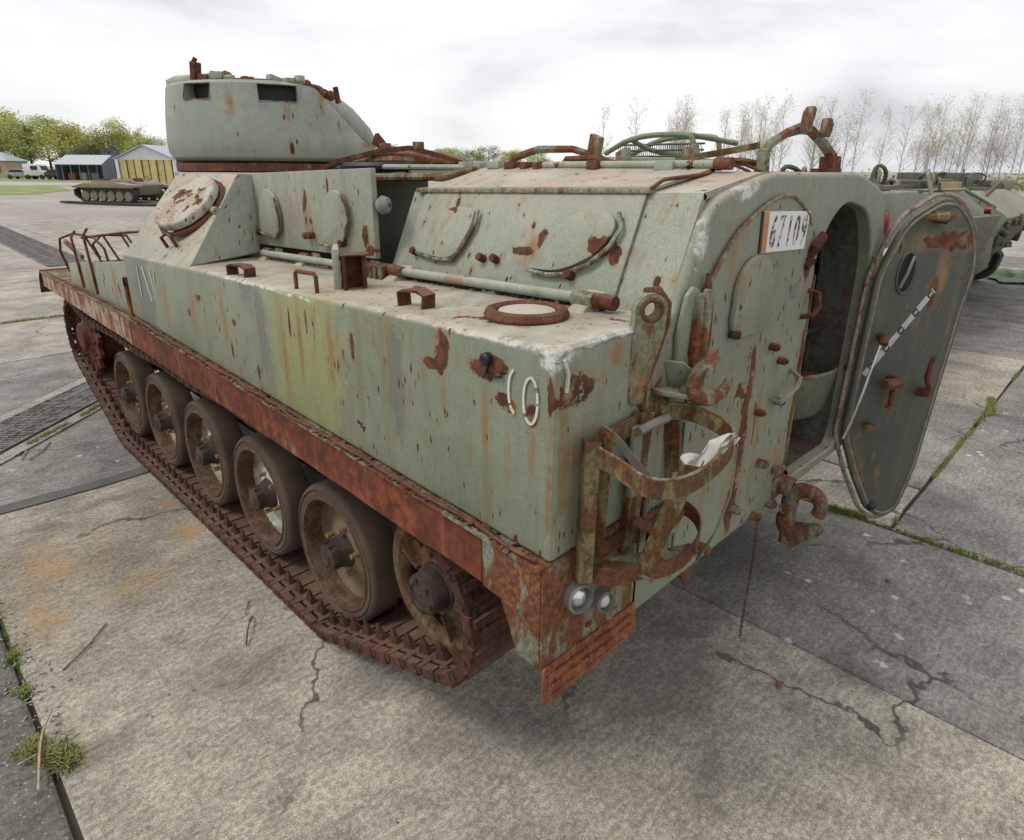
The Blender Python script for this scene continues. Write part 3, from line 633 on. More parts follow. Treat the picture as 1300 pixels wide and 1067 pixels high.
# --- rear plate with the door opening -----------------------------------------------------
def roundpoly(P, r, n=5):
    out = []; m_ = len(P)
    for i in range(m_):
        p, a, b = V(*P[i], 0), V(*P[i-1], 0), V(*P[(i+1) % m_], 0); rr = min(r[i] if isinstance(r, (list, tuple)) else r, (a-p).length*.45, (b-p).length*.45)
        if rr < .003: out.append((p.x, p.y)); continue
        q0 = p+(a-p).normalized()*rr; q1 = p+(b-p).normalized()*rr
        for k in range(n+1):
            t = k/n; q = q0*(1-t)**2+p*2*t*(1-t)+q1*t*t; out.append((q.x, q.y))
    return out
def inset(P, d):
    out = []; n = len(P); ar = sum(P[i][0]*P[(i+1) % n][1]-P[(i+1) % n][0]*P[i][1] for i in range(n)); s = 1 if ar > 0 else -1
    for i in range(n):
        a, p, b = V(*P[i-1], 0), V(*P[i], 0), V(*P[(i+1) % n], 0)
        t1 = (p-a).normalized(); t2 = (b-p).normalized(); n1 = V(-t1.y, t1.x, 0)*s; n2 = V(-t2.y, t2.x, 0)*s
        q = (n1+n2); q = q/max(q.dot(n1), .35); out.append((p.x+q.x*d, p.y+q.y*d))
    return out
OUT = roundpoly([(-.97, .764), (.97, .764), (.97, 1.640), (.855, 1.66), (.725, 1.93), (.385, 2.004), (-.37, 2.004), (-.725, 1.935), (-.855, 1.66), (-.97, 1.640)], [.01, .01, .01, .03, .08, .08, .08, .10, .03, .01])
HOLE = roundpoly([(-.035, .835), (.63, .815), (.665, .90), (.685, 1.66), (.56, 1.86), (.28, 1.905), (.14, 1.84), (.04, 1.68)], [.03, .05, .05, .14, .12, .1, .1, .14])
def plate_with_hole(outer, hole, y, name, mat, depth=.035, ring=.020):
    bm = bmesh.new()
    def loop(P, yy): return [bm.verts.new((x, yy, z)) for x, z in P]
    steps = [(ring*(1-math.sin(R(a))), ring*(1-math.cos(R(a)))) for a in (0, 22, 45, 68, 90)]   # (inset, depth from the face)
    loops = [loop(inset(outer, i), y+d) for i, d in steps]; back = loop(outer, y+depth+ring)
    hl = [loop(inset(hole, -.006), y), loop(hole, y+.006), loop(hole, y+.05)]
    n = len(outer)
    allr = [back]+loops[::-1]
    allr = [back, loops[-1], loops[-2], loops[-3], loops[-4], loops[0]] if False else [back]+[loops[i] for i in (4, 3, 2, 1, 0)]
    for a, b in zip(allr[:-1], allr[1:]):
        for i in range(n): bm.faces.new((a[i], a[(i+1) % n], b[(i+1) % n], b[i]))
    k = len(hole)
    for a, b in zip(hl[:-1], hl[1:]):
        for i in range(k): bm.faces.new((a[i], b[i], b[(i+1) % k], a[(i+1) % k]))
    F = allr[-1]
    ed = [bm.edges.get((F[i], F[(i+1) % n])) for i in range(n)]+[bm.edges.get((hl[0][i], hl[0][(i+1) % k])) for i in range(k)]
    bmesh.ops.triangle_fill(bm, edges=ed, use_beauty=True, use_dissolve=False)
    bmesh.ops.recalc_face_normals(bm, faces=bm.faces)
    for f in bm.faces: f.smooth = True
    for e in bm.edges:
        if len(e.link_faces) != 2 or e.calc_face_angle(0) > R(40): e.smooth = False
    me = bpy.data.meshes.new(name); bm.to_mesh(me); bm.free(); me.materials.append(mat); return link(name, me, CAR)
# (depth increases inwards; ring index 0 is the perimeter, 4 the face)
def plate_fix():
    pass
o = plate_with_hole(OUT, HOLE, -.198, 'rear_plate', M_REAR)
# reveal of the doorway
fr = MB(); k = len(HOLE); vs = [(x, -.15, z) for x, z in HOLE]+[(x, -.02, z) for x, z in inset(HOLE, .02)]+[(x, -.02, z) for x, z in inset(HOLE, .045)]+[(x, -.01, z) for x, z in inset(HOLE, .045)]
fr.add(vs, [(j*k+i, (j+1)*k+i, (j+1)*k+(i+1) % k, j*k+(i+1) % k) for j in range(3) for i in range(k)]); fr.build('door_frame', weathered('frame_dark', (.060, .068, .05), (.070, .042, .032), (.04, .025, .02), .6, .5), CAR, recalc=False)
# --- left door, closed -----------------------------------------------------------------------
LD = roundpoly([(-.765, .80), (.022, .80), (.04, 1.70), (-.06, 1.86), (-.25, 1.945), (-.40, 1.925), (-.60, 1.845), (-.735, 1.70), (-.77, 1.60)], [.02, .02, .12, .12, .12, .08, .1, .1, .05])
ld = MB().prism(LD, 'y', -.2075, -.199).build('rear_door', M_REAR, CAR, bev=.003, seg=1)
ld['label'] = 'closed left rear door with number plate'
P = [(x, -.209, z) for x, z in LD if z > 1.5 and x < .0 and (x < -.05 or z > 1.86)]
P.sort(key=lambda p: math.atan2(p[2]-1.5, p[0]+.3)); 
MB().tube(P, .0060, 6).build('door_rim', weathered('rim_strip', (.26, .23, .165), (.19, .105, .065), (.11, .06, .04), 1.5, .5), ld)
MB().tube([(.025, -.209, .83), (.032, -.209, 1.25), (.036, -.209, 1.66)], .006, 6).build('door_edge', M_RUSTY, ld)
DP = [(-.335, 1.545), (-.325, 1.60)]+[(x, z) for x, z in arc(-.455, 1.655, .125, -12, 190, 14, .118)]+[(-.585, 1.60), (-.572, 1.555), (-.53, 1.535), (-.40, 1.53)]
pp = MB().prism(DP, 'y', -.228, -.2085).build('pistol_port', M_REAR, ld, bev=.006)
MB().cyl((-.575, -.215, 1.555), (-.555, -.235, 1.55), .014, 8).build('port_pin', M_RUSTD, ld)
MB().prism([(-.15, 1.60), (-.09, 1.60), (-.09, 1.65), (-.15, 1.65)], 'y', -.2088, -.2083).build('faded_stencil', simple('faded_stencil_paint', (.115, .13, .12), (.2, .23, .2), 30, .6), ld)
def bolt(x, z, r=.018, h=.03, par=None, mat=None, y=-.2075):
    b = MB().cyl((x, y, z), (x, y-h, z), r, 8); b.cyl((x, y-h, z), (x, y-h-.008, z), r*.6, 8); return b.jit(.0015, 60).build('bolt', mat or M_RUST, par or CAR)
for x, z in ((-.255, 1.455), (-.30, 1.235), (-.145, 1.235), (-.17, 1.39)): bolt(x, z, .014, .026, ld)
for x, z in ((-.225, 1.02), (-.39, .90), (-.60, .845), (-.21, .80)): bolt(x, z, .017, .03, ld, M_RUSTP)
# handle staple at the edge and the grab loop lower down
MB().tube([(-.03, -.205, 1.52), (-.03, -.245, 1.53), (.0, -.255, 1.56), (.02, -.24, 1.60), (.01, -.208, 1.61)], .010, 6).build('latch_loop', M_RUSTD, ld)
MB().tube([(-.20, -.207, 1.26), (-.20, -.245, 1.25), (-.10, -.255, 1.285), (-.06, -.25, 1.31), (-.05, -.208, 1.33)], .010, 6).build('grab_loop', M_STRAPG, ld)
MB().tube([(-.02, -.21, 1.735), (-.03, -.222, 1.76), (.02, -.222, 1.80)], .016, 6).jit(.006, 50).build('broken_lug', M_RUSTD, ld)
MB().tube([(-.06, -.21, 1.70), (-.04, -.226, 1.725)], .014, 6).jit(.006, 50).build('broken_lug', M_RUSTD, ld)
# hinge of the left door with flaking putty round it
hg = MB().box((-.775, -.213, 1.60), (.045, .03, .20)); hg.cyl((-.755, -.228, 1.49), (-.755, -.228, 1.71), .014, 8); hg.build('door_hinge', M_RUSTP, CAR, bev=.004)
MB().tube([(-.735, -.216, 1.44), (-.728, -.220, 1.56), (-.728, -.22, 1.68), (-.74, -.214, 1.75)], [.010, .014, .012, .006], 6).jit(.004, 30).build('hinge_strip', M_RUSTY, CAR)
fl = MB(); rr = random.Random(8)
P = [(-.80, 1.72), (-.84, 1.70), (-.865, 1.60), (-.86, 1.50), (-.83, 1.455), (-.80, 1.44), (-.775, 1.47), (-.74, 1.475), (-.745, 1.53), (-.80, 1.53), (-.80, 1.66), (-.76, 1.67), (-.77, 1.71)]
fl.prism(P, 'y', -.213, -.199).jit(.007, 35).build('flaking_putty', M_REAR, CAR, bev=.004)
# number plate
npm = simple('plate_white', (.66, .65, .63), (.75, .74, .72), 9, .5, .05); npo = simple('plate_orange', (.42, .16, .05), (.55, .25, .10), 12, .5, .1)
q = [(-.436, 1.776), (-.103, 1.763), (-.093, 1.884), (-.440, 1.896)]
pl = MB().prism(q, 'y', -.2115, -.2082).build('number_plate', npm, CAR)
M_RUST = weathered('rust_small', (.15, .060, .032), (.098, .040, .024), (.048, .024, .017), 1.9, .5)
MB().prism([(-.443, 1.776), (-.432, 1.7755), (-.438, 1.8955), (-.449, 1.8965)], 'y', -.2118, -.2084).build('black_edge', M_BLACK, pl)
MB().prism([(-.432, 1.777), (-.398, 1.7755), (-.404, 1.8935), (-.436, 1.895)], 'y', -.2128, -.2110).build('orange_band', npo, pl)
def fade_ink():
    g = G('worn_ink'); v = g.pos(); n = g.noise(v, 45, 4, .6); g.b.inputs['Alpha'].default_value = 1
    return g.fin(g.mix(g.sm(n, .42, .54), (.03, .03, .032), (.62, .61, .6)), .6)
INK = fade_ink()
for i, ch in enumerate('67109'):
    x = -.365+.058*i
    M = Matrix.Translation((x, -.2132, 1.829-.002*i)) @ Matrix.Rotation(R(90), 4, 'X')
    link('digit', text_mesh('digit', ch, .135, INK, M, .0006, .12, .62), pl)
# white outline digits on the sponson side
M_WOUT = paint('white_marking', (.62, .62, .55), (.70, .69, .62), .35, .5, 0, chip=1.4)
def ring2(cy, cz, ry, rz, a0, a1, r=.006, n=26, x=-1.3335):
    return MB().strap([(x, cy-ry*math.cos(R(a0+(a1-a0)*i/n)), cz+rz*math.sin(R(a0+(a1-a0)*i/n))) for i in range(n+1)], (0, .3, 1), .0065, .003)
ring2(-.128, 1.515, .022, .055, 0, 352).build('painted_digit', M_WOUT, CAR)
ring2(-.078, 1.525, .020, .052, 100, 270).build('painted_digit', M_WOUT, CAR)
def stroke(pts, name='painted_digit'): return MB().strap([(-1.3335, y, z) for y, z in pts], (0, 1, 0), .009, .003).build(name, M_WOUT, CAR)
stroke([(2.66, 1.52), (2.66, 1.36)]); stroke([(2.58, 1.53), (2.50, 1.36)]); stroke([(2.47, 1.52), (2.43, 1.38), (2.40, 1.52)])
MB().tube([(-1.305, -.199, 1.622), (-1.292, -.2, 1.585), (-1.297, -.2, 1.545)], .005, 5).jit(.002, 40).build('paint_drip', M_WOUT, CAR)
# --- right door, swung open -----------------------------------------------------------------
TH = R(150); HX, HY = .70, -.235
dd = V(-math.cos(TH), -math.sin(TH), 0); dn = V(-math.sin(TH), math.cos(TH), 0)   # along the leaf / out of the face the camera sees
dn = V(dd.y, -dd.x, 0)
if dn.dot(V(-1, -.6, 0)) < 0: dn = -dn
def DPt(w_, z, h=0): return V(HX, HY, z)+dd*w_+dn*h
DO = roundpoly([(-.055, .87), (.045, .655), (.165, .455), (.265, .398), (.355, .435), (.410, .66), (.475, 1.42), (.505, 1.62), (.44, 1.80), (.33, 1.895), (.235, 1.905), (.07, 1.815), (-.03, 1.60)], [.04, .04, .05, .05, .05, .02, .02, .08, .09, .08, .06, .06, .06])
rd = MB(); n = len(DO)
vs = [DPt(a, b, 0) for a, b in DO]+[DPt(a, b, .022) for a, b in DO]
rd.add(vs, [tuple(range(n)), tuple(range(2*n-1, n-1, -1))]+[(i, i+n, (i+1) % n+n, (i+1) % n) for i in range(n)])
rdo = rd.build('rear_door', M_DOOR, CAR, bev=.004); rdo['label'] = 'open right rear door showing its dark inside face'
flange = [DPt(a, b, -.008) for a, b in inset(DO, -.018)]; MB().tube(flange, .010, 6, closed=True).build('door_flange', weathered('flange', (.27, .235, .19), (.15, .085, .06), (.09, .06, .045), 1.5, .4), rdo)
MB().tube([DPt(a, b, .020) for a, b in inset(DO, .020)], .007, 6, closed=True).build('door_seal', simple('seal', (.14, .13, .10), (.26, .24, .19), 18, .7, .4), rdo)
MB().tube([DPt(.115+.045*math.cos(R(a)), 1.60+.088*math.sin(R(a)), .023) for a in range(0, 360, 18)], .007, 6, closed=True).build('port_ring', M_DOOR, rdo)
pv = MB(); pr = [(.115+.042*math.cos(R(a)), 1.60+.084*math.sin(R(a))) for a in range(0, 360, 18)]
pv.add([DPt(a, b, .0235) for a, b in pr], [tuple(range(len(pr)))]); pv.build('port_hole_shade', M_DARK, rdo, smooth=0)  # flat near-black disc paints the shade of the open port
MB().tube([DPt(.090, 1.54, .03), DPt(.100, 1.60, .045), DPt(.135, 1.67, .03)], .006, 6).build('port_lever', M_STRAPG, rdo)
# dog handles and latches
def knob(pts, r, name, mat): return MB().tube([DPt(*p) for p in pts], r, 8).jit(.003, 45).build(name, mat, rdo)
knob([(.20, 1.835, .03), (.22, 1.835, .075), (.15, 1.835, .10), (.06, 1.838, .12)], [.020, .022, .016, .013], 'upper_latch', M_RUSTY)
knob([(.21, 1.83, .02), (.24, 1.825, .06)], [.026, .020], 'latch_base', M_RUST)
knob([(.14, 1.13, .02), (.13, 1.13, .09), (.07, 1.135, .11), (.015, 1.14, .12)], [.018, .022, .026, .024], 'middle_latch', M_RUST)
knob([(.13, 1.13, .06), (.13, 1.02, .065), (.12, 1.0, .06)], [.014, .012, .010], 'latch_tail', M_RUSTD)
knob([(.33, 1.05, .02), (.32, 1.06, .07), (.31, 1.09, .08)], [.024, .022, .014], 'handle_boss', M_RUST)
knob([(.31, 1.09, .08), (.275, 1.14, .09), (.27, 1.22, .10), (.282, 1.245, .10)], [.012, .010, .010, .007], 'handle', M_RUSTD)
knob([(.06, .915, .02), (.05, .915, .07), (.0, .92, .08)], [.014, .018, .018], 'lower_latch', M_RUSTY)
knob([(.045, 1.33, .02), (.02, 1.33, .07), (.01, 1.31, .08)], [.016, .02, .02], 'stay_bracket', M_RUST)
MB().ball(DPt(.188, .478, .02), .026, seg=10).build('rubber_stop', M_BLACK, rdo)
MB().tube([DPt(.018, 1.30, .06), DPt(-.02, 1.10, .055), DPt(-.045, .95, .045), DPt(-.06, .86, .03)], .0065, 6).build('stay_rod', M_LAMP, rdo)
# lettered tape
tp = simple('tape_pale', (.36, .40, .39), (.47, .50, .48), 16, .5, .1); tk = simple('tape_black', (.01, .01, .012), (.02, .02, .02), 10, .45, .05); tw_ = simple('tape_white', (.6, .6, .58), (.68, .68, .66), 10, .5, .0)
p0, p1 = V(-.003, 1.155, 0), V(.285, 1.52, 0); tv = (p1-p0); tl = tv.length; tv /= tl; tn = V(-tv.y, tv.x, 0)
def tq(s0, s1, hw, h): return [DPt(*(p0+tv*a+tn*b).xy, h) for a, b in ((s0, -hw), (s1, -hw), (s1, hw), (s0, hw))]
tape = MB().add(tq(0, tl, .015, .0232), [(0, 1, 2, 3)]).build('tape', tp, CAR, smooth=0)
for i in range(5):
    s0 = .035+.098*i
    MB().add(tq(s0, s0+.030, .0145, .0238), [(0, 1, 2, 3)]).build('tape_square', tk, tape, smooth=0)
    c = p0+tv*(s0+.015); ctr = DPt(c.x, c.y, .0244); ex = (dd*tn.x+V(0, 0, 1)*tn.y); ey = (dd*tv.x+V(0, 0, 1)*tv.y)
    ex = -ex; M = Matrix((ex, ey, dn)).transposed().to_4x4(); M.translation = ctr
    link('tape_letter', text_mesh('letter', 'B', .027, tw_, M, .0002), tape)
for z in (.98, 1.28, 1.62):
    MB().cyl((HX-.015, HY+.018, z-.05), (HX-.015, HY+.018, z+.05), .016, 8).build('door_hinge', M_RUSTP, CAR)
# --- inside of the troop compartment ---------------------------------------------------------
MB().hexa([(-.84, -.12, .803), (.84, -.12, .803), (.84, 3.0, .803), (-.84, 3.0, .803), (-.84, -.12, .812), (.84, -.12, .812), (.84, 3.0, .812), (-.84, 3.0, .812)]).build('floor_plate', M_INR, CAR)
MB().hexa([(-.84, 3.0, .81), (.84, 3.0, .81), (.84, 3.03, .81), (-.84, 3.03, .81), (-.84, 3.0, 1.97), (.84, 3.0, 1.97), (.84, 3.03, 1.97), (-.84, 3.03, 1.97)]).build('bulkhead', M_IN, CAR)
# bucket seat hung by the doorway
bk = []
for z_, r_ in ((1.165, 1.0), (1.10, .97), (.98, .82), (.955, .70)):
    bk.append([(.60+.24*r_*math.cos(R(a)), .00+.15*r_*math.sin(R(a)), z_) for a in range(0, 360, 20)])
sb_ = MB(); n = 18
sb_.add(sum(bk, []), [(j*n+i, j*n+(i+1) % n, (j+1)*n+(i+1) % n, (j+1)*n+i) for j in range(3) for i in range(n)]+[tuple(range(3*n, 4*n))])
so_ = sb_.build('crew_seat', M_IN, CAR, recalc=False); sd = so_.modifiers.new('s', 'SOLIDIFY'); sd.thickness = .006
MB().tube(bk[0], .010, 6, closed=True).build('seat_rim', M_RUSTP, so_)
MB().add([(x, y, 1.13) for x, y, _ in bk[0]], [tuple(range(n))]).build('seat_pan', M_INR, so_, smooth=0)
MB().box((.84, 1.0, 1.0), (.05, 2.4, .38)).build('side_locker', M_IN, CAR, bev=.01)
MB().tube([(.88, -.10, 1.33), (.70, -.06, 1.345), (.45, -.05, 1.35)], .012, 8).build('inner_rail', M_DARK, CAR)
MB().tube([(.70, -.06, 1.34), (.69, -.05, 1.17)], .007, 6).build('inner_strut', M_DARK, CAR)
MB().tube([(.86, .02, 1.12), (.88, .05, 1.0), (.86, .0, .86), (.75, -.02, .83)], .009, 6).build('inner_cable', M_BLACK, CAR)
MB().box((.86, .08, 1.24), (.05, .12, .02)).build('inner_bracket', M_RUSTP, CAR)
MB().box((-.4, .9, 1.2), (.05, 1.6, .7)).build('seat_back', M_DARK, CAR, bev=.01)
# --- upper works ---------------------------------------------------------------------------------
def cz(y): return 1.948-.026*y
WB, WT = -.862, -.722
def wall(y0, y1, off, th, t0=0, t1=1, s=-1):
    """strip of the sloping wall between heights t0..t1, raised off along the normal"""
    nrm = V(s*(1.94-1.645), 0, abs(WB-WT)).normalized()
    def p(y, t): return V(s*abs(WB+(WT-WB)*t), y, sz(y)+(cz(y)-sz(y))*t)+nrm*off
    a = [p(y0, t0), p(y1, t0), p(y1, t1), p(y0, t1)]; b = [q-nrm*th for q in a]
    return a+b
m_ = MB(); m_.hexa(wall(-.168, 1.085, 0, .02)); m_.build('upper_wall', M_UP, CAR)
m_ = MB(); m_.hexa(wall(-.168, 2.1, 0, .02, s=1)); m_.build('upper_wall', M_UP, CAR)
RX = -.39
def rz_(y): return 2.004
def rslope(y0, y1, off, th, t0=0, t1=1, s=-1):
    nrm = V(s*(2.004-1.93), 0, abs(WT-RX)).normalized()
    def p(y, t): return V(s*abs(WT+(RX-WT)*t), y, cz(y)+(rz_(y)-cz(y))*t)+nrm*off
    a = [p(y0, t0), p(y1, t0), p(y1, t1), p(y0, t1)]; return a+[q-nrm*th for q in a]
m_ = MB(); m_.hexa(rslope(-.168, 1.085, 0, .02)); m_.build('roof_slope', M_UP, CAR)
m_ = MB(); m_.hexa(rslope(-.168, 2.1, 0, .02, s=1)); m_.build('roof_slope', M_UP, CAR)
MB().hexa([(RX, -.168, 1.984), (-RX, -.168, 1.984), (-RX, 2.3, 1.975), (RX, 2.3, 1.975), (RX, -.168, 2.004), (-RX, -.168, 2.004), (-RX, 2.3, 1.995), (RX, 2.3, 1.995)]).build('roof', M_UP, CAR)
# lower flap, shut, with its two pistol ports
lfp = MB().hexa(wall(.0, 1.0, .0125, .010, .035, .985)).build('side_flap', M_UP, CAR, bev=.003); lfp['label'] = 'shut lower side flap with two pistol ports'
nrmW = V(-(1.94-1.645), 0, abs(WB-WT)).normalized(); upW = V(WT-WB, 0, 1.94-1.645).normalized()
def wp(y, z, off):   # point on the sloping wall at height z
    t = (z-sz(y))/(cz(y)-sz(y)); return V(WB+(WT-WB)*t, y, z)+nrmW*off
def dport(outline, f, name, mat, par, th=.024):
    n = len(outline); a = [f(y, z, .0135) for y, z in outline]; b = [f(y, z, .0135+th) for y, z in outline]
    mb = MB().add(a+b, [tuple(range(n)), tuple(range(2*n-1, n-1, -1))]+[(i, i+n, (i+1) % n+n, (i+1) % n) for i in range(n)])
    return mb.build(name, mat, par, bev=.006)
pA = roundpoly([(.93, 1.70), (.77, 1.688), (.70, 1.70), (.655, 1.80), (.66, 1.86), (.76, 1.87), (.88, 1.83)], [.02, .05, .06, .05, .05, .08, .06])
pB = roundpoly([(.335, 1.70), (.20, 1.705), (.08, 1.77), (.045, 1.85), (.11, 1.89), (.24, 1.86), (.30, 1.78)], [.01, .06, .07, .05, .06, .08, .06])
for pg in (pA, pB): dport(pg, wp, 'pistol_port', M_UP, lfp)
M_RIMS = weathered('port_rim_worn', (.27, .285, .22), (.13, .075, .05), (.06, .035, .028), 1.4, .55)
def rimstrip(pts, f, r, name, par): return MB().tube([f(y, z, .030) for y, z in pts], r, 6).jit(.002, 40).build(name, M_RIMS, par)
rimstrip([(.92, 1.697), (.80, 1.684), (.71, 1.692), (.675, 1.74), (.645, 1.81), (.65, 1.86)], wp, .0065, 'port_rim', lfp)
rimstrip([(.335, 1.695), (.25, 1.692), (.19, 1.700), (.11, 1.735), (.055, 1.79), (.035, 1.84), (.06, 1.88)], wp, .0072, 'port_rim', lfp)
for y, z in ((.935, 1.70), (.17, 1.70), (.565, 1.712), (.50, 1.715)):
    p = wp(y, z, .012); MB().cyl(p, p+nrmW*.03, .014, 8).jit(.003, 50).build('port_pin', M_RUSTD, lfp)
# upper flap and its rain lip
uf = MB().hexa(rslope(-.01, 1.03, .012, .010, .03, .97)).build('roof_flap', M_UP, CAR, bev=.003)
lp = MB(); a = [V(WT-.018, y, cz(y)+.000) for y in (-.01, 1.05)]
lp.hexa([(WT-.022, -.01, cz(0)-.002), (WT+.02, -.01, cz(0)-.002), (WT+.02, 1.05, cz(1.05)-.002), (WT-.022, 1.05, cz(1.05)-.002), (WT-.022, -.01, cz(0)+.013), (WT+.02, -.01, cz(0)+.017), (WT+.02, 1.05, cz(1.05)+.017), (WT-.022, 1.05, cz(1.05)+.013)]).build('rain_lip', weathered('lip_worn', (.26, .25, .19), (.17, .10, .065), (.08, .05, .035), 1.0, .4), CAR, bev=.003)
MB().tube([(-.385, -.012, 2.030), (-.395, -.012, 2.0), (WT+.05, -.012, cz(0)+.035), (WT-.01, -.012, cz(0)+.012)], .006, 6).build('flap_wire', M_RUSTD, CAR)
sb = MB().hexa([(-.62, 1.02, 1.955), (-.44, 1.02, 2.0), (-.44, 1.10, 2.0), (-.62, 1.10, 1.955), (-.62, 1.02, 1.98), (-.44, 1.02, 2.018), (-.44, 1.10, 2.018), (-.62, 1.10, 1.98)]).build('flap_end_block', M_RUSTY, CAR, bev=.01)
# raised front flap standing upright
ff = MB().hexa([(-.915, 1.098, 1.672), (-.889, 1.098, 1.672), (-.889, 2.13, 1.645), (-.915, 2.13, 1.645), (-.915, 1.098, 2.008), (-.889, 1.098, 2.008), (-.889, 2.11, 1.980), (-.915, 2.11, 1.980)]).build('side_flap', M_UP, CAR, bev=.004); ff['label'] = 'upright front side flap beside the dark opening'
def fp(y, z, off): return V(-.914-off+.012, y, z)
pC = roundpoly([(2.05, 1.715), (1.90, 1.70), (1.855, 1.72), (1.84, 1.80), (1.87, 1.88), (1.93, 1.915), (1.99, 1.90), (2.03, 1.84)], [.02, .03, .03, .05, .05, .04, .04, .05])
pD = roundpoly([(1.47, 1.70), (1.36, 1.70), (1.28, 1.745), (1.25, 1.83), (1.28, 1.90), (1.345, 1.93), (1.41, 1.90), (1.45, 1.82)], [.01, .04, .05, .05, .05, .05, .04, .05])
for pg in (pC, pD): dport(pg, fp, 'pistol_port', M_UP, ff, .022)
for pts in (((2.05, 1.712), (1.95, 1.698), (1.88, 1.70), (1.85, 1.73), (1.84, 1.80), (1.865, 1.875)), ((1.48, 1.70), (1.37, 1.695), (1.29, 1.735), (1.25, 1.80), (1.25, 1.86), (1.29, 1.91))):
    MB().tube([(-.936, y, z) for y, z in pts], .006, 6).jit(.002, 40).build('port_rim', M_RIMS, ff)
for y, z in ((1.31, 1.715), (1.60, 1.725), (1.565, 1.73), (2.06, 1.71)): MB().cyl((-.916, y, z), (-.945, y, z), .015, 8).jit(.003, 50).build('port_pin', M_RUSTD, ff)
MB().lathe([(.01, .05), (.028, .045), (.036, .02), (.02, 0)], (-.90, 1.085, 1.875), (.6, -1, 0), 12).build('flap_knob', M_STRAPG, ff)
# hinge rods along the sponson top
MB().tube([(-.925, .035, sz(0)+.028), (-.925, .90, sz(.9)+.030)], .0160, 12).build('hinge_rod', M_ROD, CAR)
MB().tube([(-.955, 1.15, sz(1.15)+.03), (-.955, 2.0, sz(2.)+.03)], .0150, 12).build('hinge_rod', M_ROD, CAR)
for y in (.045, .93, 1.15, 1.62, 1.98):
    MB().cyl((-.935, y-.035, sz(y)+.030), (-.935, y+.035, sz(y)+.030), .023, 10).jit(.003, 40).build('rod_collar', M_RUSTP, CAR)
    MB().hexa([(-.99, y-.03, sz(y)-.002), (-.87, y-.045, sz(y)-.002), (-.87, y+.045, sz(y)-.002), (-.99, y+.03, sz(y)-.002), (-.965, y-.02, sz(y)+.012), (-.88, y-.03, sz(y)+.05), (-.88, y+.03, sz(y)+.05), (-.965, y+.02, sz(y)+.012)]).build('rod_bracket', M_UP, CAR, bev=.006)
MB().cyl((-.930, -.055, sz(0)+.03), (-.930, .02, sz(0)+.03), .021, 12).jit(.002, 50).build('rod_end', M_RUSTD, CAR)
for i in range(5):
    y = .985+.034*i; MB().box((-.945, y, sz(y)+.026), (.085, .016, .045), (0, 0, 18)).jit(.002, 50).build('spring_leaf', M_RUSTP, CAR)
dirt = MB(); 
for i in range(420):
    y = _r.uniform(.0, 2.0); dirt.box((_r.uniform(-.92, -.872), y, sz(y)+_r.uniform(.0, .008)), (_r.uniform(.006, .018), _r.uniform(.006, .02), _r.uniform(.004, .012)), (_r.uniform(0, 90), _r.uniform(0, 90), _r.uniform(0, 90)))
stuff(dirt.build('leaf_litter', simple('litter', (.03, .022, .014), (.07, .05, .032), 40, .95, .2), CAR, smooth=0))
# upper rods and rusty hinge gear along the roof edge
MB().tube([(-.40, -.02, 2.026), (-.40, .70, 2.022)], .0135, 12).build('roof_rod', M_ROD, CAR)
MB().cyl((-.40, -.075, 2.028), (-.40, -.02, 2.028), .019, 10).build('roof_rod_end', M_RUST, CAR)
MB().tube([(-.42, 1.12, 2.012), (-.55, 2.0, 2.012)], .012, 8).build('roof_rod', M_ROD, CAR)
MB().tube([(-.44, 1.06, 1.975), (-.68, 1.9, 1.962)], .016, 8).build('roof_rod', M_RUSTP, CAR)
for y in (.71, .78, .86, .95, 1.05, 1.14, .15, .44):
    MB().box((-.405, y, 2.020), (.05, _r.uniform(.03, .07), .03), (_r.uniform(-8, 8), _r.uniform(-8, 8), _r.uniform(-12, 12))).jit(.004, 40).build('roof_hinge', M_RUST if _r.random() < .7 else M_ROD, CAR, bev=.003)
MB().tube([(-.33, .98, 2.00), (-.30, .96, 2.05), (-.25, .86, 2.085), (-.2, .72, 2.085), (-.16, .62, 2.055), (-.14, .55, 2.02)], [.014, .016, .015, .014, .014, .012], 8).build('hatch_arm', M_RUSTP, CAR)
MB().tube([(-.28, .72, 2.0), (-.26, .70, 2.045), (-.22, .60, 2.05), (-.18, .52, 2.03)], .013, 8).build('hatch_arm', M_RUST, CAR)
MB().box((-.18, .62, 2.10), (.025, .075, .07), (14, 0, -20)).build('hatch_pad', M_RUSTP, CAR, bev=.004)
MB().box((-.20, .47, 2.055), (.025, .07, .05), (-16, 0, -20)).build('hatch_pad', M_RUSTP, CAR, bev=.004)
MB().box((-.24, .16, 2.055), (.03, .065, .06), (-20, 0, -30)).build('hatch_pad', M_RUSTP, CAR, bev=.004)
MB().tube([(-.22, .50, 2.03), (-.24, .2, 2.03)], .009, 6).build('hatch_bar', M_RUSTD, CAR)
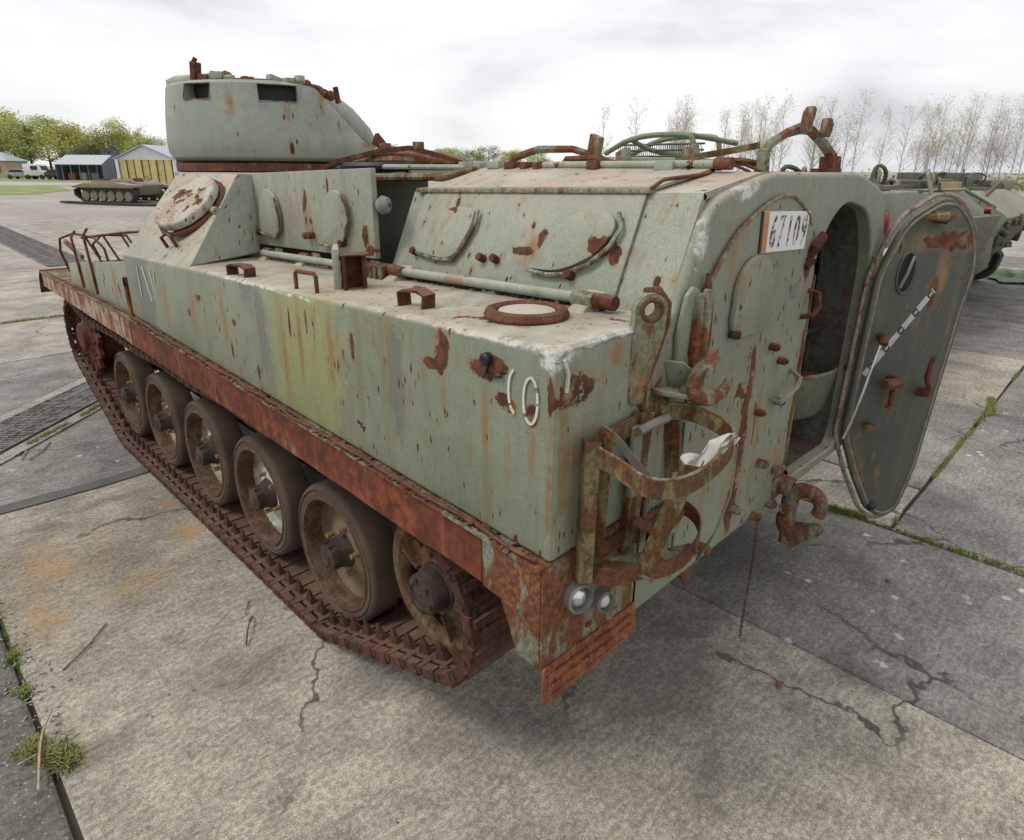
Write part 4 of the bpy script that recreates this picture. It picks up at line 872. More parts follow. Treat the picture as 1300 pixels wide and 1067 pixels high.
# domed hatch lid tipped up on the roof
hl_ = MB().lathe([(.325, 0), (.335, .02), (.325, .04), (.28, .062), (.16, .085), (.01, .09)], (-.12, 1.86, 2.005), (.05, .02, 1), 32).build('hatch_lid', M_RUSTP, CAR)
MB().tube([V(-.12, 1.86, 2.005)+V(.335*math.cos(t), .335*math.sin(t), -.016*math.cos(t)) for t in [k*math.pi/14 for k in range(28)]], .012, 6, closed=True).build('lid_seal', M_BLACK, hl_)
MB().strap([(-.60, 2.02, 2.0), (-.54, 1.92, 2.04), (-.42, 1.76, 2.085), (-.34, 1.62, 2.10), (-.26, 1.46, 2.06), (-.2, 1.28, 2.01)], (0, 0, 1), .022, .03).build('hatch_bar', M_RUSTD, CAR)
for p in ((-.40, 1.74, 2.105), (-.32, 1.58, 2.11)): MB().box(p, (.03, .05, .035), (0, 0, 30)).build('hatch_pad', M_RUSTP, CAR, bev=.003)
MB().tube([V(-.36, 1.80, 2.012)+V(.20*math.cos(t), .22*math.sin(t), 0) for t in [k*math.pi/12 for k in range(24)]], .022, 8, closed=True).build('hatch_ring', M_BLACK, CAR)
# gun support on the rear roof
gs = MB()
gs.tube([(-.215, -.085, 1.995), (-.215, -.085, 2.065), (-.18, -.085, 2.090), (-.06, -.085, 2.128), (.04, -.085, 2.146), (.12, -.085, 2.146), (.25, -.088, 2.105), (.35, -.09, 2.065), (.37, -.09, 2.0)], [.024, .020, .016, .015, .019, .019, .017, .019, .026], 6).jit(.003, 30)
gso = gs.build('gun_crutch', M_RUSTP, CAR)
MB().slab([(-.01, -.10, 2.135), (.035, -.10, 2.150), (.050, -.10, 2.205), (.030, -.10, 2.215), (.005, -.10, 2.195)], .03).jit(.003, 30).build('crutch_horn', M_RUSTP, gso, bev=.004)
MB().slab([(.165, -.10, 2.135), (.20, -.10, 2.120), (.225, -.10, 2.165), (.205, -.10, 2.185), (.175, -.10, 2.185)], .03).jit(.003, 30).build('crutch_horn', M_RUSTP, gso, bev=.004)
MB().tube([(-.37, .02, 2.008), (-.33, -.01, 2.03), (-.28, -.04, 2.036), (-.22, -.06, 2.03)], [.008, .014, .014, .012], 6).jit(.004, 30).build('crutch_pawl', M_RUSTD, gso)
for p in ((-.31, -.02), (-.27, -.04)): MB().tube([(p[0], p[1], 2.03), (p[0]+.02, p[1]-.06, 2.005), (p[0]+.02, p[1]-.07, 1.985)], .005, 5).build('hanging_hook', M_RUSTD, gso)
MB().box((.32, -.09, 2.010), (.14, .06, .014)).build('crutch_foot', M_RUSTD, gso)
MB().box((.35, -.09, 2.035), (.08, .05, .05)).jit(.006, 20).build('crutch_foot', M_RUSTD, gso)
MB().strap([(-.40, .12, 2.035), (-.36, .08, 2.048), (-.29, .0, 2.066), (-.22, -.07, 2.085)], (0, 0, 1), .020, .010).build('crutch_stay', M_RUSTY, gso)
# --- front of the superstructure --------------------------------------------------------------------
MB().hexa([(-.90, 2.10, 1.955), (.9, 2.10, 1.955), (.9, 3.5, 1.955), (-.90, 3.2, 1.955), (-.90, 2.10, 1.978), (.9, 2.10, 1.978), (.9, 3.5, 1.978), (-.90, 3.2, 1.978)]).build('front_roof', M_UP, CAR, bev=.004)
MB().hexa([(-.9, 3.05, 1.5), (.9, 3.35, 1.5), (.9, 3.38, 1.5), (-.9, 3.09, 1.5), (-.9, 3.10, 1.956), (.9, 3.4, 1.956), (.9, 3.43, 1.956), (-.9, 3.13, 1.956)]).build('front_plate', M_UP, CAR)
tA, tB, bA, bB = V(-.905, 2.30, 1.980), V(-.905, 3.12, 1.980), V(-1.318, 1.97, sz(1.97)-.004), V(-1.318, 2.90, sz(2.9)-.004)
iT, iB = V(-.905, 2.115, 1.980), V(-.905, 2.13, 1.60)
wd = MB(); wd.add([tA, tB, bA, bB, iT, iB, V(-.905, 3.12, 1.5), V(-1.20, 3.05, 1.5)], [(0, 1, 3, 2), (0, 2, 5, 4), (1, 6, 7, 3), (2, 3, 7, 6, 5), (4, 5, 6, 1, 0)])
wd.build('driver_side_armour', M_UP, CAR, bev=.008)
# round hatch hanging ajar on the sloping armour
nW = ((tB-tA).cross(bA-tA)).normalized(); nW = -nW if nW.x > 0 else nW
hc = V(-1.105, 2.37, 1.80)+nW*.035; e1 = V(0, 1, 0); e1 = (e1-nW*e1.dot(nW)).normalized(); e2 = nW.cross(e1)
nT = (nW+e1*-.16+V(0, 0, .05)).normalized(); f1 = (e1-nT*e1.dot(nT)).normalized(); f2 = nT.cross(f1)
hp = [hc+f1*(.185*math.cos(R(a)))+f2*(.172*math.sin(R(a))) for a in range(0, 360, 24)]
hd = MB().add(hp+[p+nT*.045 for p in hp], [tuple(range(15)), tuple(range(29, 14, -1))]+[(i, i+15, (i+1) % 15+15, (i+1) % 15) for i in range(15)]).build('side_hatch', paint('paint_hatch', (.42, .44, .40), (.46, .46, .42), .75, .3, .8, chip=1.6), CAR, bev=.012, seg=3)
hq = [hc-nT*.012+f1*(.190*math.cos(R(a)))+f2*(.177*math.sin(R(a))) for a in range(0, 360, 15)]
MB().tube(hq, .012, 6, closed=True).build('hatch_rim', M_RUST, hd)
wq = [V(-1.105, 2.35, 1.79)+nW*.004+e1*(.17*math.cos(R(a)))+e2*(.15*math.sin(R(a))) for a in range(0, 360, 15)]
MB().add(wq, [tuple(range(24))]).build('hatch_hole_shade', M_DARK, CAR, smooth=0)  # near-black sheet on solid armour paints the shade of the opening
MB().tube([V(-1.265, 2.34, 1.632)+nW*.005, V(-1.262, 2.35, 1.655)+nW*.04, V(-1.245, 2.31, 1.672)+nW*.045, V(-1.25, 2.25, 1.665)+nW*.04, V(-1.255, 2.24, 1.642)+nW*.005], .008, 6).build('hatch_loop', M_RUSTD, CAR)
MB().cyl(V(-1.08, 2.20, 1.80)+nW*.015, V(-1.08, 2.14, 1.80)+nW*.015, .018, 8).build('hatch_pin', M_ROD, CAR)
# --- turret --------------------------------------------------------------------------------------------
TC = V(-.34, 3.03, 0); RG = V(.704, -.710, 0); FWv = V(.41, .91, 0).normalized()
view = V(TC.x+2.32, TC.y+1.048, 0).normalized(); RG = V(view.y, -view.x, 0)
MB().lathe([(.53, 1.975), (.570, 1.985), (.570, 2.025), (.53, 2.035), (.40, 2.035)], TC, (0, 0, 1), 48).build('turret_ring', weathered('ring_rust', (.13, .05, .03), (.085, .036, .024), (.2, .2, .16), 1.2, .5), CAR)
prof = [(.50, 2.035), (.555, 2.040), (.582, 2.058), (.596, 2.09), (.598, 2.15), (.594, 2.22), (.586, 2.30), (.575, 2.38), (.566, 2.432), (.552, 2.448), (.50, 2.455), (.30, 2.457), (.12, 2.458), (.01, 2.458)]
tm = MB().lathe(prof, TC, (0, 0, 1), 72, cap=True)
for i, x in enumerate(tm.v):
    p = V(*x)-V(TC.x, TC.y, 0); s_ = p.dot(RG)
    lim = 2.452-.88*max(0, s_-.235)-.10*max(0, s_)
    z = x[2]
    zz = min(z, lim)
    if s_ > .45: zz = max(zz, min(z, 2.10))
    # swell the snout a little on the sloping side
    k = 1+.06*max(0, s_)/.6 if z < 2.2 else 1
    tm.v[i] = (TC.x+p.x*k, TC.y+p.y*k, zz)
tme = tm.build('turret', M_TUR, CAR, smooth=30)
def slot(px_s, z, wd_, ht, yawoff):
    """vision slot cut in the turret wall; px_s is the offset across the camera-facing side"""
    ang = math.asin(px_s/.58); n = (-view*math.cos(ang)+RG*math.sin(ang)); return n
cutters = []
for s0, z0, wd_, ht in ((-.375, 2.392, .18, .082), (.045, 2.385, .20, .086)):
    n_ = slot(s0, z0, wd_, ht, 0); c_ = TC+n_*.57+V(0, 0, z0); tx = V(-n_.y, n_.x, 0)
    Mx = Matrix((tx, n_, V(0, 0, 1))).transposed()
    cb = MB().box(c_, (wd_, .26, ht), Mx).build('cut', M_DARK, None, smooth=0); cutters.append(cb)
    md = tme.modifiers.new('b', 'BOOLEAN'); md.object = cb; md.operation = 'DIFFERENCE'; md.solver = 'EXACT'
dg = bpy.context.evaluated_depsgraph_get(); dg.update(); nm = bpy.data.meshes.new_from_object(tme.evaluated_get(dg)); tme.modifiers.clear(); tme.data = nm
for cb in cutters: bpy.data.objects.remove(cb)
for s0, z0, wd_, ht in ((-.375, 2.392, .18, .082), (.045, 2.385, .20, .086)):
    n_ = slot(s0, z0, wd_, ht, 0); tx = V(-n_.y, n_.x, 0); Mx = Matrix((tx, n_, V(0, 0, 1))).transposed()
    MB().box(TC+n_*.47+V(0, 0, z0), (wd_-.006, .05, ht-.006), Mx).build('slot_dark_back', M_BLACK, tme)  # black plate added to deepen the shade inside the slot
    c_ = TC+n_*.578+V(0, 0, z0); 
    MB().tube([c_+tx*a*wd_/2+V(0, 0, 1)*b*ht/2-n_*(.02*(b > 0)) for a, b in ((-1, -1), (1, -1), (1, 1), (-1, 1))], .0035, 5, closed=True).build('slot_edge', M_RIMS, tme)
def T(s, f, z): return TC+RG*s+view*f+V(0, 0, z)
MB().tube([T(-.515, -.12, 2.455), T(-.49, -.14, 2.46), T(-.39, -.20, 2.465), T(-.36, -.22, 2.46)], [.030, .034, .034, .03], 12).build('top_cylinder', M_ROD, tme)
MB().box(T(-.535, -.08, 2.43), (.02, .06, .10)).build('side_bracket', M_ROD, tme, bev=.006)
MB().box(T(-.37, -.30, 2.49), (.05, .03, .12), (8, 0, 25)).jit(.006, 30).build('bracket', M_RUSTD, tme)
MB().tube([T(-.38, -.3, 2.54), T(-.36, -.3, 2.57)], .012, 6).build('bracket_pin', M_RUSTD, tme)
for s_, f_, r_ in ((-.27, -.3, .045), (-.22, -.28, .05), (-.12, -.28, .028), (-.09, -.24, .03)): MB().ball(T(s_, f_, 2.475), r_, seg=10, sq=(1, 1, .8)).jit(.008, 25).build('hinge_knuckle', M_RUST, tme)
MB().tube([T(-.30, -.34, 2.452), T(-.10, -.36, 2.456), T(.12, -.36, 2.452), T(.24, -.33, 2.440)], [.014, .012, .016, .012], 8).jit(.003, 30).build('cupola_rail', M_RUST, tme)
MB().tube([T(.02, -.30, 2.462), T(.14, -.30, 2.470), T(.20, -.29, 2.456)], [.010, .018, .014], 8).build('cupola_link', M_UP, tme)
for s_, z in ((.21, 2.452), (.30, 2.41), (.335, 2.40)): MB().ball(T(s_, -.36, z), .030, seg=8).jit(.006, 30).build('hinge_knuckle', M_RUST, tme)
MB().box(T(.375, -.32, 2.41), (.03, .02, .09), (0, -12, 20)).build('bracket', M_RUSTD, tme, bev=.003)
MB().tube([T(-.02+.36*math.cos(t)*.98-.02, .0+.36*math.sin(t), 2.462) for t in [k*math.pi/16 for k in range(32)]], .016, 6, closed=True).build('cupola_ring', M_RUST, tme)
_q = random.Random(77)
for k in range(16):
    a_ = _q.uniform(-2.9, -.25); rr_ = _q.uniform(.42, .52); s2, f2_ = rr_*math.cos(a_), rr_*math.sin(a_)
    if s2 > .3: continue
    MB().box(T(s2, f2_, 2.462+_q.uniform(0, .012)), (_q.uniform(.03, .09), _q.uniform(.03, .05), _q.uniform(.02, .045)), (0, _q.uniform(-15, 15), _q.uniform(0, 180))).jit(.005, 30).build('cupola_fitting', _q.choice([M_RUST, M_RUSTD, M_RUSTP, M_ROD]), tme, bev=.004)
# hood and maker's plate on the sloping side
MB().tube([T(.26, -.02, 2.40), T(.34, -.02, 2.375), T(.44, -.03, 2.295), T(.54, -.04, 2.195), T(.60, -.05, 2.12)], [.05, .085, .085, .075, .05], 14).build('sight_hood', M_TUR, tme)
ang = math.asin(.40/.58); n_ = (-view*math.cos(ang)+RG*math.sin(ang)+V(0, 0, .10)).normalized(); tx = V(-n_.y, n_.x, 0).normalized(); tz = n_.cross(tx)*-1; tz = tz if tz.z > 0 else -tz
c_ = TC+(-view*math.cos(ang)+RG*math.sin(ang))*.592+V(0, 0, 2.215)
ty = (tz+tx*.0).normalized()
MB().slab([c_+tx*a*.062+ty*b*.03-V(0, 0, 1)*a*.018 for a, b in ((-1, -1), (1, -1), (1, 1), (-1, 1))], .004).build('maker_plate', M_ROD, tme)
MB().slab([T(.575, -.20, 2.15), T(.645, -.20, 2.11), T(.665, -.20, 2.16), T(.62, -.20, 2.215), T(.60, -.20, 2.21)], .014).build('gun_bracket', M_RUST, tme, bev=.003)
MB().cyl(T(.645, -.20, 2.135), T(.645, -.225, 2.135), .010, 8).build('bracket_hole', M_UP, tme)
# --- fittings on the sponson top -----------------------------------------------------------------
def handle(y0, y1, x, h, flat=False, r=.0075):
    za, zb = sz(y0), sz(y1)
    if flat: return MB().strap([(x, y0, za-.003), (x, y0+.004, za+h*.8), (x+.003, y0-.02 if y1 < y0 else y0+.02, za+h), (x+.008, y1+.02 if y1 < y0 else y1-.02, zb+h), (x+.012, y1-.004 if y1 < y0 else y1, zb+h*.8), (x+.012, y1, zb-.003)], (1, 0, 0), .045, .008).build('grab_handle', M_RUSTD, CAR)
    return MB().tube([(x, y0, za-.003), (x, y0, za+h*.85), (x, y0+(y1-y0)*.1, za+h), (x, y1-(y1-y0)*.1, zb+h), (x, y1, zb+h*.85), (x, y1, zb-.003)], r, 8).build('grab_handle', M_RUST, CAR)
handle(1.02, .88, -1.29, .062)
handle(.485, .39, -1.225, .048, True)
handle(1.56, 1.43, -1.285, .042, True)
# upright channel bracket
by = .93
MB().hexa([(-1.215, .90, sz(.9)-.003), (-1.195, .885, sz(.9)-.003), (-1.10, 1.05, sz(1)-.003), (-1.115, 1.06, sz(1)-.003), (-1.215, .90, sz(.9)+.135), (-1.195, .885, sz(.9)+.135), (-1.10, 1.05, sz(1)+.135), (-1.115, 1.06, sz(1)+.135)]).build('bracket_plate', M_UP, CAR, bev=.004)
chb = MB()
chb.box((-1.185, .875, sz(.9)+.055), (.012, .06, .115), (0, 0, -35)); chb.box((-1.115, .865, sz(.9)+.055), (.012, .06, .115), (0, 0, -35)); chb.box((-1.135, .90, sz(.9)+.055), (.09, .012, .115), (0, 0, -8)); chb.box((-1.15, .87, sz(.9)+.116), (.10, .07, .006), (0, 0, -20))
chb.build('bracket_channel', M_RUSTD, CAR, bev=.002)
# filler cap: rusty ring round a pale lid
fc = V(-1.115, .095, sz(.09))
ring = MB().lathe([(.108, -.002), (.114, .010), (.108, .024), (.092, .028), (.082, .020), (.080, -.002)], fc, (0, 0, 1), 36).build('filler_cap', M_RUST, CAR)
MB().lathe([(.082, .006), (.075, .020), (.05, .025), (.002, .027)], fc, (0, 0, 1), 32).build('cap_lid', paint('cap_paint', (.40, .43, .37), (.44, .45, .38), .35, .2, 1.1), ring)
# black plug and wire tail on the side
MB().lathe([(.016, 0), (.016, .016), (.012, .02), (.002, .02)], (-1.33, .012, 1.585), (-1, 0, 0), 12).build('plug', M_BLACK, CAR)
MB().tube([(-1.334, .01, 1.57), (-1.338, .015, 1.545), (-1.336, -.02, 1.548), (-1.337, -.035, 1.552), (-1.336, -.037, 1.562)], .004, 6).build('plug_wire', M_BLACK, CAR)
# --- rear fittings ------------------------------------------------------------------------------------
# lifting eye
le_n = V(-.55, -.83, 0).normalized(); le_x = V(le_n.y*-1, le_n.x, 0); le_x = le_x if le_x.x > 0 else -le_x
lec = V(-1.005, -.21, 1.690)
def lep(a, b, h): return lec+le_x*a*.80+V(0, 0, b*(.80 if b > -.06 else 1))+le_n*h*.8
o_ = [(.052*math.cos(R(a)), .050*math.sin(R(a))) for a in range(-15, 196, 15)]; prof_ = o_+[(-.054, -.05), (-.058, -.12), (-.060, -.20), (-.056, -.235), (-.010, -.240), (.015, -.15), (.045, -.06)]
hole_ = [(.023*math.cos(R(a)), .023*math.sin(R(a))) for a in range(0, 360, 24)]
bm = bmesh.new(); F_ = []
for h in (.018, -.018):
    lo = [bm.verts.new(lep(a, b, h)) for a, b in prof_]; li = [bm.verts.new(lep(a, b, h)) for a, b in hole_]; F_.append((lo, li))
    ed = [bm.edges.new((lo[i], lo[(i+1) % len(lo)])) for i in range(len(lo))]+[bm.edges.new((li[i], li[(i+1) % len(li)])) for i in range(len(li))]
    bmesh.ops.triangle_fill(bm, edges=ed, use_beauty=True)
for k in (0, 1):
    a, b = F_[0][k], F_[1][k]
    for i in range(len(a)): bm.faces.new((a[i], a[(i+1) % len(a)], b[(i+1) % len(a)], b[i]))
bmesh.ops.recalc_face_normals(bm, faces=bm.faces); me = bpy.data.meshes.new('lifting_eye'); bm.to_mesh(me); bm.free(); me.materials.append(weathered('eye_paint', (.215, .22, .145), (.15, .075, .035), (.06, .03, .02), 1.0, .42)); link('lifting_eye', me, CAR)
MB().tube([lep(-.01, .045, -.02), lep(.03, .045, -.02), lep(.055, .01, -.02), lep(.056, -.05, -.02), lep(.030, -.13, -.02), lep(.0, -.22, -.02)], [.014, .018, .019, .018, .015, .010], 8).build('eye_gusset', M_RUST, CAR)
MB().tube([lep(.032*math.cos(R(a)), .032*math.sin(R(a)), .016) for a in range(0, 360, 24)], .0065, 6, closed=True).build('eye_collar', M_RUST, CAR)
# claw shelf
sh = MB().slab([(-.95, -.20, 1.475), (-.955, -.235, 1.470), (-.92, -.275, 1.464), (-.86, -.30, 1.452), (-.80, -.26, 1.440), (-.77, -.20, 1.44)], -.012); sh.slab([(-.90, -.20, 1.535), (-.86, -.235, 1.525), (-.83, -.25, 1.505), (-.83, -.25, 1.45), (-.87, -.20, 1.455)], .012)
sh.jit(.006, 20).build('claw_bracket', M_REAR, CAR, bev=.003)
cl = MB().tube([(-.90, -.265, 1.468), (-.86, -.285, 1.450), (-.825, -.30, 1.440), (-.785, -.31, 1.446), (-.762, -.312, 1.464), (-.756, -.312, 1.480)], [.018, .026, .024, .018, .012, .006], 8)
cl.tube([(-.87, -.27, 1.46), (-.856, -.275, 1.495), (-.845, -.28, 1.518), (-.818, -.29, 1.532), (-.800, -.295, 1.570)], [.020, .024, .024, .016, .009], 8)
cl.jit(.007, 34).build('claw_hook', M_RUSTP, CAR)
MB().box((-.90, -.206, 1.405), (.05, .02, .05)).build('claw_foot', M_UP, CAR, bev=.004)
MB().prism([(-.86, 1.395), (-.74, 1.385), (-.70, 1.35), (-.70, 1.33), (-.86, 1.34)], 'y', -.215, -.199).build('claw_pad', M_STRAPG, CAR, bev=.004)
# jerrycan rack
RK = bpy.data.objects.new('jerrycan_rack', None); COL.objects.link(RK); setpar(RK, CAR); RK['label'] = 'bent rusty strap rack for a jerrycan'
def rstrap(pts, w_, th, name, mat, wdir=(0, 0, 1), closed=False): return MB().strap(pts, wdir, w_, th, closed).build(name, mat, RK)
def smooth(P, n=3, closed=True):
    L = [V(*p) for p in P]
    for _ in range(n):
        O = []; m2 = len(L)
        for i in range(m2 if closed else m2-1):
            a, b = L[i], L[(i+1) % m2]; O += [a*.75+b*.25, a*.25+b*.75]
        if not closed: O = [L[0]]+O+[L[-1]]
        L = O
    return L
top_ = smooth([(-1.225, -.215, 1.385), (-1.262, -.33, 1.392), (-1.275, -.415, 1.375), (-1.16, -.45, 1.36), (-.99, -.445, 1.372), (-.895, -.415, 1.385), (-.86, -.33, 1.395), (-.86, -.225, 1.40), (-1.04, -.212, 1.40)])
rstrap(top_, .046, .005, 'top_hoop', M_RUSTY, (0, 0, 1), True)
MB().tube([p+V(0, 0, .023) for p in top_], .0042, 5, closed=True).build('hoop_edge', M_RUSTP, RK)
low_ = smooth([(-1.225, -.212, 1.075), (-1.235, -.25, 1.068), (-1.19, -.295, 1.06), (-1.11, -.31, 1.052), (-1.06, -.34, 1.04), (-.97, -.355, 1.04), (-.87, -.34, 1.05), (-.80, -.295, 1.07), (-.785, -.215, 1.08), (-1.0, -.207, 1.075)])
rstrap(low_, .046, .005, 'tray_hoop', M_RUST, (0, 0, 1), True)
# angle-iron uprights
def upright(xa, ya, za, xb, yb, zb, w_=.040, mat=None, ang=0):
    m2 = MB(); dx, dy = math.cos(R(ang)), math.sin(R(ang))
    for (ux, uy) in ((dx, dy), (-dy, dx)):
        a, b = V(xa, ya, za), V(xb, yb, zb); u = V(ux, uy, 0)*w_; t = V(uy, -ux, 0)*.004
        m2.hexa([a, a+u, a+u+t, a+t, b, b+u, b+u+t, b+t])
    return m2.build('upright', mat or M_RUSTY, RK)
upright(-1.268, -.235, 1.055, -1.262, -.235, 1.425, .034, None, -35); upright(-1.205, -.22, 1.055, -1.21, -.235, 1.445, .032, None, 200)
upright(-1.105, -.325, 1.03, -1.115, -.44, 1.385, .040, None, 20); upright(-1.06, -.215, 1.03, -1.03, -.225, 1.43, .038, None, -20); upright(-.985, -.215, 1.03, -.965, -.225, 1.45, .036, None, 10); upright(-.80, -.225, 1.03, -.875, -.24, 1.40, .034, None, 20)
rstrap([(-1.12, -.32, 1.04), (-1.02, -.29, 1.055), (-.90, -.25, 1.07), (-.80, -.225, 1.08)], .055, .005, 'tray_slat', M_RUSTP, (0.2, 1, .3))
rstrap([(-1.19, -.235, 1.06), (-1.08, -.275, 1.05), (-.97, -.32, 1.04), (-.90, -.345, 1.035)], .055, .005, 'tray_slat', M_RUSTP, (0.3, 1, 0))
rstrap([(-1.02, -.27, 1.06), (-1.03, -.28, 1.13), (-1.05, -.24, 1.14)], .05, .004, 'tray_tab', M_RUST, (1, .4, 0))
rstrap(smooth([(-1.205, -.225, 1.445), (-1.175, -.25, 1.42), (-1.13, -.29, 1.34), (-1.09, -.32, 1.29), (-1.02, -.33, 1.275), (-.98, -.31, 1.28)], 2, False), .020, .003, 'holding_strap', M_STRAPG, (.4, -.7, .3))
rstrap([(-.925, -.435, 1.38), (-.93, -.435, 1.25), (-.925, -.405, 1.12), (-.915, -.37, 1.04), (-.90, -.35, 1.0)], .020, .003, 'holding_strap', M_STRAPG, (1, .5, 0))
cv = MB(); n = 10; pts = []
for i in range(n+1):
    t = i/n; c = V(-.915, -.43, 1.395).lerp(V(-1.06, -.37, 1.345), t)+V(0, 0, .012*math.sin(t*7)); hw = .006+.013*math.sin(t*2.6)**2+.009*t
    for j in range(4):
        u = j/3-.5; pts.append(c+V(.3, .5, .75).normalized()*u*2*hw+V(.0, -.012*math.sin(j*2.3+i*1.1), .008*math.cos(i*1.9+j)))
cv.add(pts, [(i*4+j, i*4+j+1, (i+1)*4+j+1, (i+1)*4+j) for i in range(n) for j in range(3)])
co = cv.build('canvas_strap', M_STRAPC, RK, recalc=False); so = co.modifiers.new('s', 'SOLIDIFY'); so.thickness = .003; su = co.modifiers.new('u', 'SUBSURF'); su.levels = 2; su.render_levels = 2
MB().box((-.99, -.222, 1.30), (.14, .018, .20)).build('rack_back_plate', M_REAR, RK, bev=.008)
MB().tube([(-1.06, -.24, 1.395), (-1.0, -.245, 1.402), (-.93, -.24, 1.395)], .012, 8).build('rack_roll', M_STRAPG, RK)
MB().tube([V(-.985, -.27, 1.09)+V(.04*math.cos(t), 0, .05*math.sin(t)) for t in [k*math.pi/10 for k in range(14)]], .006, 6).build('rack_ring', M_BLACK, RK)
# tow hook
HK = bpy.data.objects.new('tow_hook', None); COL.objects.link(HK); setpar(HK, CAR); HK['label'] = 'rusty cast pintle hook'
hb = MB().cyl((.0, -.19, .865), (.005, -.262, .852), .040, 14); hb.lathe([(.075, 0), (.07, .014), (.05, .022)], (0, -.199, .865), (0, -1, 0), 10); hb.jit(.007, 20).build('hook_base', M_CAST, HK, bev=.004)
for p in ((-.07, .94), (-.055, .79), (.08, .80)): bolt(p[0], p[1], .020, .028, HK, M_CAST, -.198)
hp_ = smooth([V(.01, -.258, .72), V(.01, -.258, .80), V(.012, -.272, .842), V(.015, -.315, .862), V(.018, -.358, .845), V(.02, -.374, .802), V(.02, -.362, .770)], 2, False); n = len(hp_)
MB().tube(hp_, [.031-.006*i/n for i in range(n)], 12).jit(.003, 30).build('hook_ring', M_CAST, HK)
hj = smooth([V(.008, -.252, .735), V(.008, -.258, .69), V(.01, -.285, .672), V(.012, -.325, .685), V(.014, -.36, .705), V(.016, -.392, .728)], 2, False); n = len(hj)
MB().tube(hj, [.034+.006*math.sin(3.1*i/n)-.034*(i/n)**4 for i in range(n)], 10).jit(.003, 30).build('hook_jaw', M_CAST, HK)
MB().tube([(.008, -.262, .655), (.010, -.258, .625), (.012, -.285, .618), (.012, -.325, .655)], [.024, .022, .020, .016], 8).jit(.003, 30).build('hook_pawl', M_CAST, HK)
MB().cyl((-.03, -.258, .775), (.05, -.258, .775), .024, 10).jit(.002, 30).build('hook_pin', M_RUSTP, HK)
# safety chain
ch = MB(); P = [V(-.205, -.225, .80)]
N_ = 46; top_c, bot_c = V(-.205, -.228, .80), V(-.24, -.245, .30)
for i in range(N_):
    t = i/(N_-1); c = top_c.lerp(bot_c, t)+V(.010*math.sin(t*5), 0, 0); a = V(0, 0, 1); s_ = V(math.cos(i*1.57+.4), math.sin(i*1.57+.4), 0)
    ch.tube([c+a*(.0085*math.sin(q)*1.0)+s_*.0045*math.cos(q) for q in [k*math.pi/3 for k in range(6)]], .0017, 4, closed=True)
cho = ch.build('safety_chain', M_RUSTD, CAR); stuff(cho)
MB().slab([(-.66, -.19, .80), (-.58, -.19, .765), (-.60, -.19, .70), (-.66, -.19, .735)], .02).build('tow_lug', M_RUST, CAR, bev=.004)
# --- running gear --------------------------------------------------------------------------------------
WY = [1.209+.73*i for i in range(5)]; WZ = .398; WRr = .322
def wheel(disc, rimm):
    e = bpy.data.objects.new('road_wheel', None)
    t = MB().lathe([(.262, .068), (.288, .072), (.291, .066), (.296, .066), (.299, .072), (.312, .067), (.319, .058), (WRr, .046), (WRr, -.050), (.316, -.066), (.262, -.068)], (0, 0, 0), (-1, 0, 0), 48, closed=True).mesh('tyre', M_RUB)
    rm = MB().lathe([(.267, .068), (.262, .074), (.254, .074), (.249, .064), (.246, .010), (.240, -.028), (.266, -.066)], (0, 0, 0), (-1, 0, 0), 48).mesh('rim', rimm)
    dm = MB().lathe([(.244, -.010), (.232, -.036), (.205, -.040), (.175, -.026), (.120, .000), (.085, .010), (.02, .014)], (0, 0, 0), (-1, 0, 0), 40).mesh('disc', disc)
    hm = MB().lathe([(.082, .010), (.076, .022), (.066, .045), (.062, .082), (.056, .098), (.034, .104), (.030, .110), (.004, .110)], (0, 0, 0), (-1, 0, 0), 20)
    for k in range(10):
        a = k*math.pi/5; hm.box((-.085, .060*math.cos(a), .060*math.sin(a)), (.03, .012, .012), (math.degrees(a), 0, 0))
    hm = hm.jit(.003, 30).mesh('hub', M_HUB)
    bm_ = MB()
    for k in range(5):
        a = k*2*math.pi/5+.4; bm_.cyl((-.005, .105*math.cos(a), .105*math.sin(a)), (-.042, .105*math.cos(a), .105*math.sin(a)), .012, 6)
    bm_ = bm_.mesh('wheel_nuts', simple('nut_brass%d' % len(bpy.data.materials), (.20, .13, .055), (.30, .19, .08), 40, .5, .1))
    return [('tyre', t), ('rim', rm), ('disc', dm), ('hub', hm), ('wheel_nuts', bm_)]
wA = wheel(M_DISC, M_RIM); wB = wheel(M_DISC2, M_RIM)
def put_wheel(parts, name, loc, flip, rx):
    e = bpy.data.objects.new(name, None); COL.objects.link(e); e.parent = CAR
    e.location = V(*loc)-V(CAR.location); e.rotation_euler = (rx, 0, math.pi if flip else 0)
    for nm, me in parts:
        x = bpy.data.objects.new(nm, me); COL.objects.link(x); x.parent = e
        if nm == 'wheel_nuts': stuff(x)
for i, y in enumerate(WY):
    put_wheel(wB if i == 0 else wA, 'road_wheel', (-1.082, y, WZ), False, i*.7)
    put_wheel(wA, 'road_wheel', (1.082, y, WZ), True, i*1.3)
